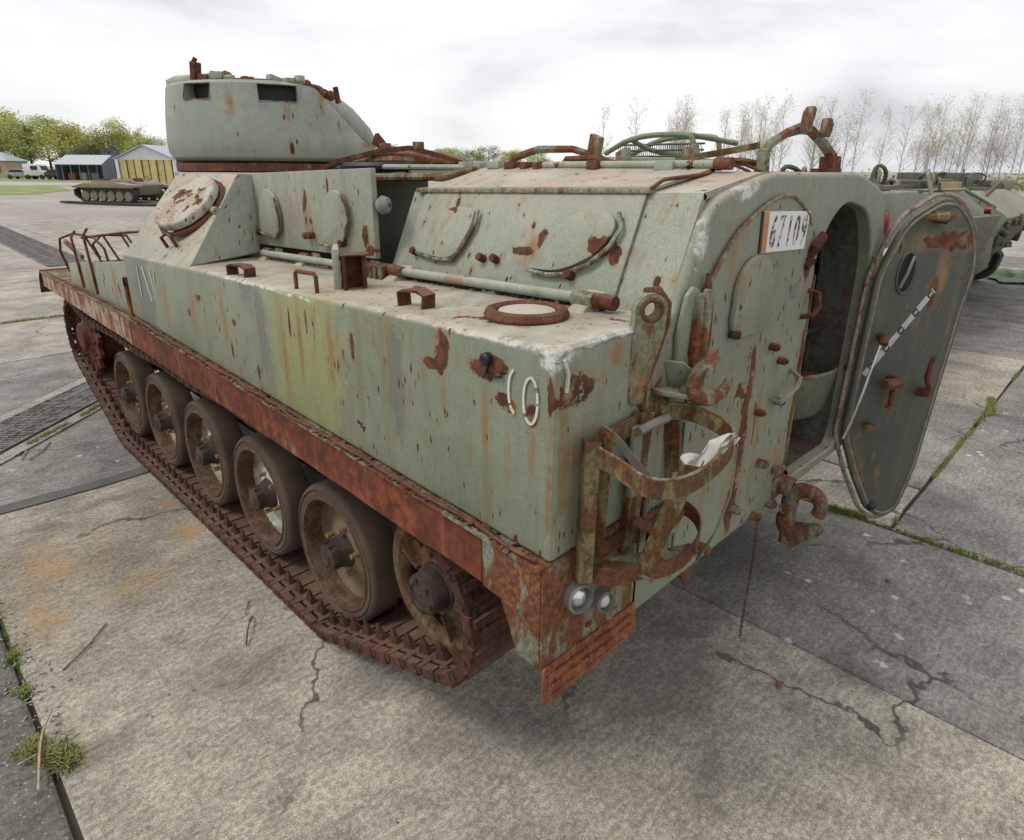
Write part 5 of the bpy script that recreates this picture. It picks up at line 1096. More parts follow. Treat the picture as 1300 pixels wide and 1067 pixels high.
# idler with six openings
M_IDL = weathered('idler_rust', (.135, .088, .046), (.10, .048, .027), (.05, .028, .02), .9, .55)
IC = (0.475, .615); IR = .262
def idler():
    bm = bmesh.new(); N = 60
    def ringv(r, x): return [bm.verts.new((x, r*math.cos(2*math.pi*k/N), r*math.sin(2*math.pi*k/N))) for k in range(N)]
    prof = [(IR, .05), (IR, -.062), (IR-.012, -.070), (IR-.035, -.066)]
    L = [ringv(r, x) for r, x in prof]
    inn = [(.115, -.040), (.100, -.055), (.085, -.060)]
    L2 = [ringv(r, x) for r, x in inn]
    for a, b in list(zip(L[:-1], L[1:]))+list(zip(L2[:-1], L2[1:])):
        for k in range(N): bm.faces.new((a[k], a[(k+1) % N], b[(k+1) % N], b[k]))
    Lm = [ringv(r, x) for r, x in ((IR-.060, -.030), (IR-.085, -.026), (.15, -.030), (.132, -.034))]
    rows = [L[-1], Lm[0], Lm[1], Lm[2], Lm[3], L2[0]]
    for ri, (a, b) in enumerate(zip(rows[:-1], rows[1:])):
        for k in range(N):
            ph = (k % 10)
            if ri in (1, 2) and 3 <= ph <= 6: continue
            bm.faces.new((a[k], a[(k+1) % N], b[(k+1) % N], b[k]))
    bmesh.ops.recalc_face_normals(bm, faces=bm.faces)
    for f in bm.faces: f.smooth = True
    for e in bm.edges:
        if len(e.link_faces) == 2 and e.calc_face_angle(0) > R(45): e.smooth = False
    me = bpy.data.meshes.new('idler_disc'); bm.to_mesh(me); bm.free(); me.materials.append(M_IDL); 
    return me
idm = idler()
ribs_ = []
for k in range(6):
    rib = MB()
    a = 2*math.pi*(k*10+.0)/60+.0; c, s_ = math.cos(a), math.sin(a)
    rib.hexa([(-.03, .11*c-.008*s_, .11*s_+.008*c), (-.03, .11*c+.008*s_, .11*s_-.008*c), (-.03, .235*c+.008*s_, .235*s_-.008*c), (-.03, .235*c-.008*s_, .235*s_+.008*c), (-.075, .11*c-.006*s_, .11*s_+.006*c), (-.075, .11*c+.006*s_, .11*s_-.006*c), (-.058, .235*c+.005*s_, .235*s_-.005*c), (-.058, .235*c-.005*s_, .235*s_+.005*c)]); ribs_.append(('idler_rib', rib.mesh('idler_rib', M_IDL)))

ih = MB().lathe([(.095, .03), (.090, .07), (.080, .075), (.076, .13), (.070, .140), (.050, .146), (.044, .138), (.004, .138)], (0, 0, 0), (-1, 0, 0), 22)
for k in range(6):
    a = k*math.pi/3; ih.cyl((-.14, .058*math.cos(a), .058*math.sin(a)), (-.150, .058*math.cos(a), .058*math.sin(a)), .010, 6)
ihm = ih.jit(.002, 30).mesh('idler_hub', M_HUB)
so_idl = [('idler_disc', idm), *ribs_, ('hub', ihm)]
for sx in (-1, 1):
    put_wheel(so_idl, 'idler_wheel', (sx*1.085, IC[0], IC[1]), sx > 0, .25)
for ch_ in [o for o in COL.objects if o.name.startswith('idler_disc')]:
    so = ch_.modifiers.new('s', 'SOLIDIFY'); so.thickness = .012; so.offset = 0
# sprocket
SC = (4.93, .70); SR = .265
spk = MB()
for x in (-.075, .075):
    pf = []
    NT = 13
    for k in range(NT*4):
        r_ = (SR+.035) if k % 4 in (0, 1) else (SR-.010); a = 2*math.pi*k/(NT*4); pf.append((r_*math.cos(a), r_*math.sin(a)))
    spk.prism(pf, 'x', x-.014, x+.014)
spk.lathe([(.12, .11), (.16, .09), (.20, .088), (.22, .02), (.20, -.09)], (0, 0, 0), (-1, 0, 0), 28)
for k in range(12):
    a = k*math.pi/6; spk.cyl((-.085, .205*math.cos(a), .205*math.sin(a)), (-.108, .205*math.cos(a), .205*math.sin(a)), .016, 6)
spk.lathe([(.125, .10), (.11, .14), (.08, .15), (.004, .15)], (0, 0, 0), (-1, 0, 0), 20)
spm = spk.mesh('sprocket_disc', M_RUSTD)
for sx in (-1, 1): put_wheel([('sprocket_disc', spm)], 'drive_sprocket', (sx*1.08, SC[0], SC[1]), sx > 0, .1)
# suspension arms, dampers, return rollers on the hull side
for i, y in enumerate(WY):
    MB().tube([(-.88, y+.26, .56), (-.96, y+.20, .54), (-.985, y+.03, .42), (-.985, y, .40)], [.055, .05, .042, .05], 10).build('suspension_arm', M_HUB, CAR)
    MB().cyl((-.86, y+.26, .56), (-.945, y+.26, .56), .085, 14).build('torsion_housing', M_HULL, CAR)
    MB().box((-.905, y+.12, .84), (.05, .05, .24), (14, 0, 0)).build('bump_stop', M_HULL, CAR, bev=.006)
for y in (1.0, 2.9, 4.0, 4.2): MB().tube([(-.93, y+.30, .52), (-.94, y+.02, .90)], [.032, .040], 10).build('shock_absorber', M_HUB, CAR)
for y in (1.15, 2.0, 2.85, 3.8):
    MB().cyl((-1.03, y, .855), (-1.15, y, .855), .062, 18).build('return_roller', M_HUB, CAR, bev=.008)
    MB().cyl((-.87, y, .855), (-1.03, y, .855), .030, 10).build('roller_axle', M_HULL, CAR)
# --- track --------------------------------------------------------------------------------------------------
def link_mesh():
    b = MB(); p = .106
    # v: lateral (local x), u: along (local y), w: towards the wheel (local z)
    for u in (-p*.39, p*.39): b.box((0, u, 0), (.344, .026, .032))
    for v in (-.118, .118): b.box((v, 0, 0), (.020, p*.80, .030))
    for s2 in (-1, 1):
        b.box((s2*.160, -.004, -.001), (.034, p*.62, .040)); b.box((s2*.150, p*.43, .006), (.050, .030, .030)); b.box((s2*.163, -p*.32, .012), (.022, .026, .024))
    b.box((0, 0, -.002), (.20, p*.80, .022))
    b.box((0, -p*.1, -.022), (.33, .026, .026))
    for v in (-.098, .098):
        b.add([(v-.014, -.034, .010), (v+.014, -.034, .010), (v+.014, .034, .010), (v-.014, .034, .010), (v-.003, -.004, .078), (v+.003, -.004, .078), (v+.003, .006, .078), (v-.003, .006, .078)], [(4, 5, 6, 7), (0, 1, 5, 4), (1, 2, 6, 5), (2, 3, 7, 6), (3, 0, 4, 7)], 1)
    b.cyl((-.176, p*.40, .004), (-.180, p*.40, .004), .010, 6, 1)
    return b.mesh('track_link', [M_TRACK, M_TRACKS], smooth=0)
LM = link_mesh()
def track_path():
    """closed loop of (y,z) pin-line points, wheels inside"""
    R1, R2 = IR+.018, SR+.030; bz = .040; P = []
    iy, iz = IC; sy, s_z = SC
    # bottom run from first to last wheel
    wb = WZ-WRr-.036
    P += [(WY[0], wb+.0), (WY[-1], wb)]
    # up to the sprocket: tangent from last wheel
    a0 = -62; P += [(sy+R2*math.cos(R(a)), s_z+R2*math.sin(R(a))) for a in range(-52, 100, 8)]
    # top run sagging over the rollers
    zt_ = .935
    for y in (4.5, 3.8, 3.3, 2.85, 2.4, 2.0, 1.6, 1.15, .8):
        P.append((y, zt_-(.018 if y in (3.3, 2.4, 1.6, 4.5) else 0)))
    P += [(iy+R1*math.cos(R(a)), iz+R1*math.sin(R(a))) for a in range(100, 266, 8)]
    return P
PP = track_path()
def resample(P, n):
    Q = P+[P[0]]; L = [0]
    for a, b in zip(Q[:-1], Q[1:]): L.append(L[-1]+math.hypot(b[0]-a[0], b[1]-a[1]))
    out = []; j = 0
    for i in range(n):
        s = L[-1]*i/n
        while L[j+1] < s: j += 1
        t = (s-L[j])/max(L[j+1]-L[j], 1e-9); out.append((Q[j][0]+(Q[j+1][0]-Q[j][0])*t, Q[j][1]+(Q[j+1][1]-Q[j][1])*t))
    return out, L[-1]
_, tot = resample(PP, 10); NL = int(round(tot/.106)); pts, _ = resample(PP, NL)
for sx in (-1, 1):
    for i in range(NL):
        a = V(0, *pts[i-1]); c = V(0, *pts[i]); b = V(0, *pts[(i+1) % NL]); t = (b-a).normalized(); ctr = c
        nrm = V(0, -t.z, t.y)          # inside of the loop is to the left of travel
        o = bpy.data.objects.new('track_link', LM); COL.objects.link(o); o.parent = CAR
        xax = V(1, 0, 0); M = Matrix((t.cross(nrm), t, nrm)).transposed().to_4x4(); M.translation = V(sx*1.080, ctr.y, ctr.z)-V(CAR.location)
        o.matrix_local = M
# ------------------------------------------------------------------ neighbouring vehicles
M_OLV = paint('olive_paint', (.085, .098, .067), (.115, .128, .09), .18, .35, .5, rough=.6)
M_OLV2 = paint('olive_dark', (.055, .062, .047), (.075, .082, .06), .2, .35, .3)
M_OLV3 = paint('olive_pale_lit', (.15, .19, .125), (.19, .22, .15), .18, .3, .6)  # on the third hull this pale tone paints light on its slope
M_TRK2 = simple('far_track', (.03, .027, .024), (.055, .048, .042), 9, .8, .3)
M_RED = simple('red_lens', (.16, .012, .015), (.24, .02, .02), 20, .3, .05)
def carrier(x0, x1, y0, roof, label, mats, nose=4.6, low=.42, rear=(.28, 1.30, .12, .80), group=None):
    ma, mb_, mc = mats; cx = (x0+x1)/2; h = (x1-x0)/2
    t = thing('parked_carrier', label, 'armoured vehicle', (cx, y0+nose/2, 0), absolute=False)
    oy = -nose/2
    def L(m2, n, mt, **k): return m2.build(n, mt, t, **k)
    a, zb, c, zc = rear; e0_, e1_ = V(0, oy, zb), V(0, oy+c, zc)
    # hull: sponson body over a narrower lower hull
    prof = [(oy+a, roof), (oy, zb), (oy+c, zc), (oy+nose-.3, zc), (oy+nose, zc+.12), (oy+nose-.9, roof)]
    L(MB().prism(prof, 'x', -h, h), 'hull', ma, bev=.02)
    L(MB().prism([(oy+c+.06, zc), (oy+.5, low), (oy+nose-.6, low), (oy+nose-.2, zc)], 'x', -h+.42, h-.42), 'belly', mb_)
    for s in (-1, 1):
        tr = [(oy+c-.02, .52), (oy+c+.02, .28), (oy+c+.22, .08), (oy+c+.45, .02), (oy+nose-.8, .02), (oy+nose-.2, .35), (oy+nose-.15, .62), (oy+nose-.4, .78), (oy+c+.2, .78)]
        for i in range(len(tr)):
            p, q = V(0, *tr[i]), V(0, *tr[(i+1) % len(tr)]); d = q-p; n_ = max(1, math.ceil(d.length/.16))
            for k in range(n_):
                c_ = p.lerp(q, (k+.5)/n_); ang = math.degrees(math.atan2(d.z, d.y))
                o = MB().box((s*(h-.2), c_.y, c_.z), (.38, d.length/n_*1.04, .05), (ang, 0, 0)); L(o, 'track_shoe', M_TRK2, smooth=0)
        for k in range(5):
            y = oy+.7+(nose-1.5)*k/4
            L(MB().lathe([(.30, .07), (.30, -.07), (.2, -.07), (.18, -.03), (.06, -.04), (.01, -.04)], (s*(h-.2), y, .345), (s*-1.0, 0, 0), 20, cap=False).lathe([(.30, .07), (.01, .07)], (s*(h-.2), y, .345), (s*-1., 0, 0), 20), 'wheel', mb_)
        L(MB().lathe([(.29, .10), (.29, -.10), (.16, -.10), (.14, -.05), (.01, -.05)], (s*(h-.2), oy+c+.32, .44), (-s, 0, 0), 20).lathe([(.29, .10), (.01, .10)], (s*(h-.2), oy+c+.32, .44), (-s, 0, 0), 20), 'idler_wheel', mb_)
        L(MB().box((s*(h-.16), oy+.02, zb-.1), (.16, .05, .10), (12, 0, 0)), 'tail_box', mc, bev=.01)
        if c < .28: L(MB().slab([(s*(h-.42), oy+.02, zc+.05), (s*(h+.01), oy+.02, zc+.05), (s*(h+.01), oy-.03, .45), (s*(h-.42), oy-.03, .45)], .012), 'mud_flap', mb_)
    # rear door panel and fittings
    e0 = V(0, oy, zb); e1 = V(0, oy+c, zc)
    dz = (e1-e0); nn = V(0, dz.z, -dz.y).normalized(); nn = nn if nn.y < 0 else -nn
    q = [V(xx, 0, 0)+e0.lerp(e1, tt)+nn*.004 for xx, tt in ((-h*.62, .06), (h*.62, .06), (h*.62, .95), (-h*.62, .95))]
    L(MB().slab(q, .03 if (q[1]-q[0]).cross(q[2]-q[1]).dot(nn) > 0 else -.03), 'rear_door', mb_, bev=.008)
    for s in (-1, 1):
        L(MB().cyl(e0.lerp(e1, .3)+V(s*h*.72, 0, 0), e0.lerp(e1, .3)+V(s*h*.72, 0, 0)+nn*.12, .05, 10), 'bump_pad', mb_)
        p = e0.lerp(e1, .5)+V(s*h*.66, 0, 0)+nn*.03; L(MB().box(p, (.06, .08, .2)), 'door_hinge', mc, bev=.006)
    # roof clutter
    rq = random.Random(int(x0*10))
    for k in range(26):
        px_, py_ = rq.uniform(-h*.9, h*.9), oy+a+rq.uniform(.05, 2.6); sx_, sy_, sz_ = rq.uniform(.05, .4), rq.uniform(.05, .4), rq.uniform(.03, .16)
        L(MB().box((px_, py_, roof+sz_/2-.01), (sx_, sy_, sz_), (0, rq.uniform(-6, 6), rq.uniform(-20, 20))), 'roof_fitting', rq.choice([ma, mb_, mb_, mc]), bev=.012)
    for k in range(7):
        px_, py_ = rq.uniform(-h*.9, h*.9), oy+a+rq.uniform(.05, 1.5); L(MB().tube(smooth([V(px_, py_, roof-.02), V(px_+rq.uniform(-.2, .2), py_, roof+rq.uniform(.1, .3)), V(px_+rq.uniform(.1, .6), py_+rq.uniform(-.3, .3), roof+rq.uniform(.1, .3)), V(px_+rq.uniform(.3, .7), py_+.1, roof-.02)], 2, False), rq.uniform(.012, .03), 6), 'roof_rail', rq.choice([mb_, mc]))
    for k in range(14):
        tt = rq.uniform(.05, .95); p = e0_.lerp(e1_, tt)+V(rq.uniform(-h*.95, h*.95), -.03, 0); L(MB().box(p, (rq.uniform(.04, .22), rq.uniform(.05, .14), rq.uniform(.04, .2)), (rq.uniform(-10, 10), 0, rq.uniform(-8, 8))), 'rear_fitting', rq.choice([mb_, mb_, mc]), bev=.01)
    hb = MB().lathe([(.36, 0), (.38, .03), (.34, .06), (.01, .09)], (.1, oy+2.2, roof), (0, 0, 1), 22); L(hb, 'roof_hatch', ma)
    L(MB().tube([(.1+.44*math.cos(t_), oy+2.2+.44*math.sin(t_), roof+.05) for t_ in [k*math.pi/12 for k in range(24)]], .03, 6, closed=True), 'hatch_ring', mb_)
    L(MB().box((-h*.55, oy+.9, roof+.03), (.10, .9, .05)), 'roof_bar', mc, bev=.006)
    L(MB().box((h*.5, oy+1.0, roof+.08), (.5, .5, .14)), 'roof_box', mb_, bev=.02)
    return t, L, oy, h
tA_, L, oy, h = carrier(3.98, 6.25, .74, 1.80, 'olive carrier with tube guard and mesh rack on its roof beside the derelict one', (M_OLV, M_OLV2, M_OLV))
L(MB().tube(smooth([(-h+.10, oy+.20, 1.10), (-h+.10, oy-.06, 1.35), (-h+.10, oy-.02, 1.72), (-h+.14, oy+.15, 1.80), (-h+.14, oy+.6, 1.80)], 2, False), .035, 8), 'tube_guard', M_OLV)
L(MB().ball((-h+.03, oy-.06, 1.58), .06, seg=10, sq=(.5, .5, 1.6)), 'tail_light', M_RED)
L(MB().box((-h+.5, oy+.75, 1.87), (.9, 1.1, .05), (0, 3, 0)), 'roof_plank', M_OLV, bev=.01)
L(MB().box((-h+.35, oy+.3, 1.74), (.5, .05, .10)), 'rear_rail', M_OLV)
# mesh rack
def RKp(y, z, x=0): return (x-h+.05-.0, y+oy-.74, z)
rk = lambda P, r, nm='rack_tube': L(MB().tube(smooth([V(*p) for p in P], 2, False), r, 8), nm, M_OLV3)
xr = -h+.10
for xo in (0.0, .55):
    rk([(xr+xo, 3.05+oy, 2.18), (xr+xo, 2.66+oy, 2.36), (xr+xo, 2.0+oy, 2.37), (xr+xo, 1.9+oy, 2.30), (xr+xo, 1.88+oy, 1.80)], .030)
rk([(xr, 2.72+oy, 2.33), (xr+.3, 2.6+oy, 2.20), (xr+.55, 2.3+oy, 2.15)], .028); rk([(xr, 2.0+oy, 2.36), (xr+.3, 1.9+oy, 2.33), (xr+.55, 1.7+oy, 2.28)], .028); rk([(xr, 3.05+oy, 2.12), (xr, 1.9+oy, 2.10)], .026); rk([(xr+.55, 3.05+oy, 2.12), (xr+.55, 1.9+oy, 2.10)], .026); rk([(xr, 3.05+oy, 2.10), (xr+.1, 3.05+oy, 1.8)], .026)
ms = MB()
for k in range(40):
    y = 1.95+oy+k*.028; ms.tube([(xr+.28, y, 2.14), (xr+.3, y+.05, 2.29)], .005, 4)
for k in range(3): ms.tube([(xr+.28+k*.01, 1.95+oy, 2.15+.065*k), (xr+.28+k*.01, 3.05+oy, 2.15+.065*k)], .012, 5)
stuff(L(ms, 'rack_mesh', M_OLV2))
L(MB().cyl((xr-.02, 3.3+oy, 2.09), (xr-.02, 2.75+oy, 2.09), .045, 10), 'rack_roll', simple('grey_roll', (.22, .25, .27), (.28, .31, .33), 9, .7), bev=.005)
tB_, L, oy, h = carrier(6.62, 9.25, .76, 1.74, 'dark olive carrier parked second from the derelict one, plates bolted to its tail', (M_OLV2, M_OLV2, M_OLV), rear=(.42, 1.42, .30, .66))
L(MB().box((-h*.6, oy+.15, 1.45), (.5, .35, .35), (-18, 0, 4)), 'stowage_box', M_OLV2, bev=.02)
L(MB().slab([(-h+.1, oy-.04, 1.50), (h-.25, oy-.10, 1.44), (h-.4, oy+.02, .80), (-h+.2, oy+.04, .86)], -.05), 'spaced_plate', M_OLV2, bev=.01)
L(MB().tube([(-h+.2, oy+.2, 1.60), (-h+.5, oy+.4, 1.95), (0, oy+.6, 2.02)], .025, 6), 'tow_bar', M_OLV)
L(MB().tube([(.2, oy+.9, 1.75), (.3, oy+.2, 1.78), (.8, oy-.1, 1.55)], .022, 6), 'grab_rail', M_OLV3)
L(MB().box((h-.5, oy+.5, 1.78), (.28, .25, .18)), 'lamp_box', simple('box_yellowish', (.26, .20, .09), (.35, .27, .13), 10, .7), bev=.01)
for k in range(3): L(MB().box((h-.8, oy+.9+.1*k, 1.76+.02*k), (1.0, .07, .03), (0, 4, 8*k)), 'plank', simple('plank_wood%d' % k, (.28, .21, .12), (.36, .28, .17), 8, .8))
L(MB().slab([(h-.55, oy+.05, 1.1), (h-.2, oy-.05, 1.12), (h-.15, oy-.05, .7), (h-.5, oy+.02, .62)], -.08), 'hook_plate', M_OLV, bev=.01)
L(MB().cyl((h-.7, oy-.02, 1.52), (h-.7, oy-.10, 1.52), .055, 10), 'tail_light', M_RED)
tC_, L, oy, h = carrier(9.75, 12.95, .62, 1.72, 'olive carrier toned pale as if lit, parked third from the derelict one with engine deck box', (M_OLV3, M_OLV2, M_OLV), rear=(.50, 1.36, .42, .62))
L(MB().tube([(-.3, oy+1.0, 1.6), (-.28, oy+.95, 2.05)], [.02, .012], 5), 'aerial_base', M_OLV2)
L(MB().box((.3, oy+1.4, 1.80), (1.6, 1.0, .38)), 'engine_deck', M_OLV2, bev=.03)
L(MB().tube([(-h+.2, oy+.5, 1.5), (-h+.6, oy+.3, 1.85), (.2, oy+.5, 1.88)], .03, 6), 'tow_cable', M_OLV2)
# tarpaulin lying by the third carrier
tp_ = MB(); n = 16; pts_ = []
for i in range(n+1):
    for j in range(n+1):
        u, v_ = i/n-.5, j/n-.5; e_ = 1+.25*mnoise.noise(V(i*.7, j*.7, 0)); pts_.append((u*1.9*e_, v_*1.3*e_, .03+.16*max(0, mnoise.noise(V(i*.35, j*.5, 2))+.25)*(1-4*u*u)*(1-4*v_*v_)+.015*abs(mnoise.noise(V(i*1.3, j*1.3, 7)))))
tp_.add(pts_, [(i*(n+1)+j, i*(n+1)+j+1, (i+1)*(n+1)+j+1, (i+1)*(n+1)+j) for i in range(n) for j in range(n)])
o = tp_.build('tarpaulin', simple('tarp_green', (.075, .12, .065), (.13, .18, .10), 5, .6, .3, objspace=True), None, recalc=False); o.location = (13.9, .78, 0); o.rotation_euler = (0, 0, .5)
so = o.modifiers.new('s', 'SOLIDIFY'); so.thickness = .012; tag(o, 'crumpled green tarpaulin lying on the slabs past the parked carriers', 'tarpaulin')
# ------------------------------------------------------------------ far side: derelict hull, track length, sheds
M_TANK = paint('far_tank_paint', (.18, .165, .115), (.23, .205, .15), .5, .3, .9, objspace=True)
M_TANK2 = paint('far_tank_paint_green', (.14, .155, .095), (.18, .19, .12), .4, .3, .5, objspace=True)
tk_ = thing('tank_hull', 'turretless rusty tank hull standing on the far apron', 'tank', (9.3, 42.6, 0), R(28))
def K(m2, n, mt, **k): return m2.build(n, mt, tk_, **k)
K(MB().prism([(-2.2, .95), (-1.9, .42), (1.9, .42), (2.25, .75), (1.2, 1.18), (-1.6, 1.22), (-2.1, 1.05)], 'x', -.85, .85), 'hull', M_TANK2, bev=.03)
K(MB().prism([(-2.3, .86), (-2.25, .98), (-1.0, 1.10), (1.3, 1.06), (2.25, .86), (2.2, .80), (-2.2, .80)], 'x', -1.40, -.80), 'fender', M_TANK, bev=.02)
K(MB().prism([(-2.3, .86), (-2.25, .98), (-1.0, 1.10), (1.3, 1.06), (2.25, .86), (2.2, .80), (-2.2, .80)], 'x', .80, 1.40), 'fender', M_TANK, bev=.02)
K(MB().box((0, -.7, 1.22), (1.5, 1.3, .10)), 'engine_cover', M_TANK, bev=.02)
K(MB().lathe([(.75, 0), (.78, .08), (.70, .10), (.68, .02)], (0, .45, 1.18), (0, 0, 1), 26), 'turret_ring', M_RUSTD)
K(MB().box((-.45, -1.75, 1.20), (.6, .35, .06), (50, 0, 0)), 'open_lid', M_RUSTD); K(MB().tube([(.2, -1.9, 1.1), (.25, -1.5, 1.45), (.7, -1.2, 1.42), (.8, -1.6, 1.1)], .03, 6), 'rail', M_TANK2)
for s in (-1, 1):
    tr = [(-2.15, .70), (-2.15, .45), (-1.8, .06), (1.6, .06), (2.15, .40), (2.15, .68), (1.8, .80), (-1.9, .80)]
    K(MB().tube([(s*1.12, a, b) for a, b in tr], .05, 4, closed=True), 'track_edge', M_TRK2)
    bl = MB()
    for i in range(len(tr)):
        p, q = V(0, *tr[i]), V(0, *tr[(i+1) % len(tr)]); bl.box((s*1.12, (p.y+q.y)/2, (p.z+q.z)/2), (.42, (q-p).length, .05), (math.degrees(math.atan2(q.z-p.z, q.y-p.y)), 0, 0))
    K(bl, 'track', M_TRK2)
    for k in range(6): K(MB().lathe([(.27, .10), (.27, -.10), (.12, -.10), (.01, -.12)], (s*1.12, -1.6+.62*k, .36), (-s*-1., 0, 0), 18).lathe([(.27, .10), (.01, .12)], (s*1.12, -1.6+.62*k, .36), (s*1., 0, 0), 18), 'road_wheel', M_TANK)
tl_ = MB()
P = smooth([V(6.5, 43.5, 0), V(7.0, 41.5, 0), V(7.8, 39.5, 0), V(8.6, 37.9, 0), V(9.4, 36.9, 0)], 3, False); 
for a, b in zip(P[:-1], P[1:]):
    d = b-a; n_ = max(1, int(d.length/.16))
    for k in range(n_): tl_.box(a.lerp(b, (k+.5)/n_)+V(0, 0, .05), (.15, .5, .09), (0, 0, math.degrees(math.atan2(d.y, d.x))))
tag(tl_.build('loose_track', M_TRK2, None, smooth=0), 'length of spare track laid out on the apron before the tank hull', 'tank track')
def corr(name, a, b, ax=0, f=18.0, rough=.5):
    g = G(name); v = g.obj(); x = g.sep(v)[ax]; w_ = g.math('SINE', g.math('MULTIPLY', x, f)); c = g.mix(g.noise(v, 1.3, 5), a, b); g.bump(w_, .5, .05); return g.fin(c, rough)
# hangar with yellow doors
hgx = thing('hangar', 'small hangar with white gable and yellow sliding doors', 'hangar', (22.6, 81.9, 0), R(-44))
M_HW, M_HR, M_HD, M_HY = simple('hangar_white', (.55, .56, .58), (.64, .65, .67), 1, .6, .0, objspace=True), corr('hangar_roof', (.42, .44, .50), (.50, .52, .58), 1), corr('hangar_dark', (.035, .035, .04), (.05, .05, .055), 1), simple('hangar_yellow', (.50, .40, .15), (.60, .50, .22), 1.5, .6, .0, objspace=True)
def Hh(m2, n, mt, **k): return m2.build(n, mt, hgx, **k)
W, D, E_, Rf = 3.2, 9.0, 2.75, 4.15
Hh(MB().prism([(0, -.2), (D, -.2), (D, E_), (0, E_)], 'x', W-.08, W), 'side_wall', M_HD); Hh(MB().prism([(0, -.2), (D, -.2), (D, E_), (0, E_)], 'x', -W, -W+.08), 'side_wall', M_HD)
Hh(MB().prism([(-W, -.2), (W, -.2), (W, E_), (0, Rf), (-W, E_)], 'y', D-.1, D), 'back_wall', M_HD)
Hh(MB().prism([(-W, E_-.12), (W, E_-.12), (W, E_), (0, Rf), (-W, E_)], 'y', -.06, .04), 'gable', M_HW)
for s in (-1, 1):
    Hh(MB().slab([(0, -.4, Rf+.05), (s*(W+.25), -.4, E_-.06), (s*(W+.25), D+.2, E_-.06), (0, D+.2, Rf+.05)], .07*s), 'roof', M_HR)
    Hh(MB().box((s*(W-.02), -.1, E_/2-.1), (.32, .32, E_+.1)), 'post', M_HW)
for k in range(7):
    Hh(MB().box((-W+.6+.83*k, -.02+(.08 if k % 2 else 0), 1.35), (.78, .06, 2.6)), 'door_panel', M_HY); Hh(MB().box((-W+.19+.83*k, -.06, 1.32), (.07, .08, 2.62)), 'door_post', M_HD)
Hh(MB().tube([(W, -1.0, .5), (W+2.5, -1.5, .35)], .05, 5), 'barrier_rail', M_HW)
# open shed
shd = thing('open_shed', 'low open-fronted shed with pale pitched roof', 'shed', (22.3, 110.2, 0), R(-42))
def Sh(m2, n, mt, **k): return m2.build(n, mt, shd, **k)
M_SR = corr('shed_roof', (.40, .41, .43), (.48, .49, .51), 0, 10); M_SB = simple('shed_blue', (.09, .12, .15), (.12, .15, .18), 1, .7, 0, objspace=True)
Sh(MB().slab([(-3.4, -.4, 2.05), (3.3, -.4, 2.05), (3.0, 3.2, 3.35), (-3.4, 3.2, 3.35)], .1), 'roof', M_SR); Sh(MB().box((0, 3.1, 1.2), (6.4, .1, 2.6)), 'back_wall', M_SB)
for s in (-1, 1): Sh(MB().prism([(-.2, -.2), (3.1, -.2), (3.1, 3.25), (-.2, 2.0)], 'x', s*3.2-.05, s*3.2+.05), 'side_wall', M_SB)
for k in range(5): Sh(MB().box((-2.4+1.2*k, -.1, 1.0), (.14, .14, 2.2)), 'post', M_SB)
for k, c_ in enumerate(((.4, .1, .08), (.35, .35, .32), (.2, .25, .3))): Sh(MB().box((-1.8+1.6*k, 1.2, .5), (.9, .8, 1.0)), 'stored_crate', simple('crate%d' % k, tuple(x*.8 for x in c_), c_, 2, .7, 0, objspace=True))
# long blue building
bl_ = thing('long_building', 'long low blue-grey building with dark roof behind the sheds', 'building', (34, 142, 0), R(-44))
def Bl(m2, n, mt, **k): return m2.build(n, mt, bl_, **k)
Bl(MB().box((0, 0, 1.5), (13, 6, 3.4)), 'wall', M_SB); Bl(MB().prism([(-3.4, 3.0), (3.4, 3.0), (0, 5.0)], 'x', -6.8, 6.8), 'roof', corr('roof_blue', (.10, .14, .20), (.13, .17, .24), 0, 8))
for k in range(6): Bl(MB().box((-5+2*k, -3.02, 1.6), (.9, .06, 1.0)), 'window', M_BLACK)
# small house
ho = thing('brick_house', 'small pinkish brick house with pale hipped roof', 'house', (16.6, 136, 0), R(-44))
def Ho(m2, n, mt, **k): return m2.build(n, mt, ho, **k)
Ho(MB().box((0, 0, 1.3), (6.0, 5, 2.7)), 'wall', simple('house_brick', (.36, .27, .21), (.44, .34, .27), 2, .8, 0, objspace=True)); Ho(MB().add([(-3.3, -2.8, 2.6), (3.3, -2.8, 2.6), (3.3, 2.8, 2.6), (-3.3, 2.8, 2.6), (-1.2, 0, 3.9), (1.2, 0, 3.9)], [(0, 1, 5, 4), (1, 2, 5), (2, 3, 4, 5), (3, 0, 4), (3, 2, 1, 0)]), 'roof', simple('house_roof', (.30, .36, .37), (.38, .43, .44), 1, .6, 0, objspace=True), smooth=0)
for k in (-1, 1): Ho(MB().box((k*1.5, -2.52, 1.4), (1.3, .08, 1.0)), 'window', simple('house_glass%d' % k, (.10, .11, .12), (.16, .17, .18), 3, .2, 0, objspace=True))
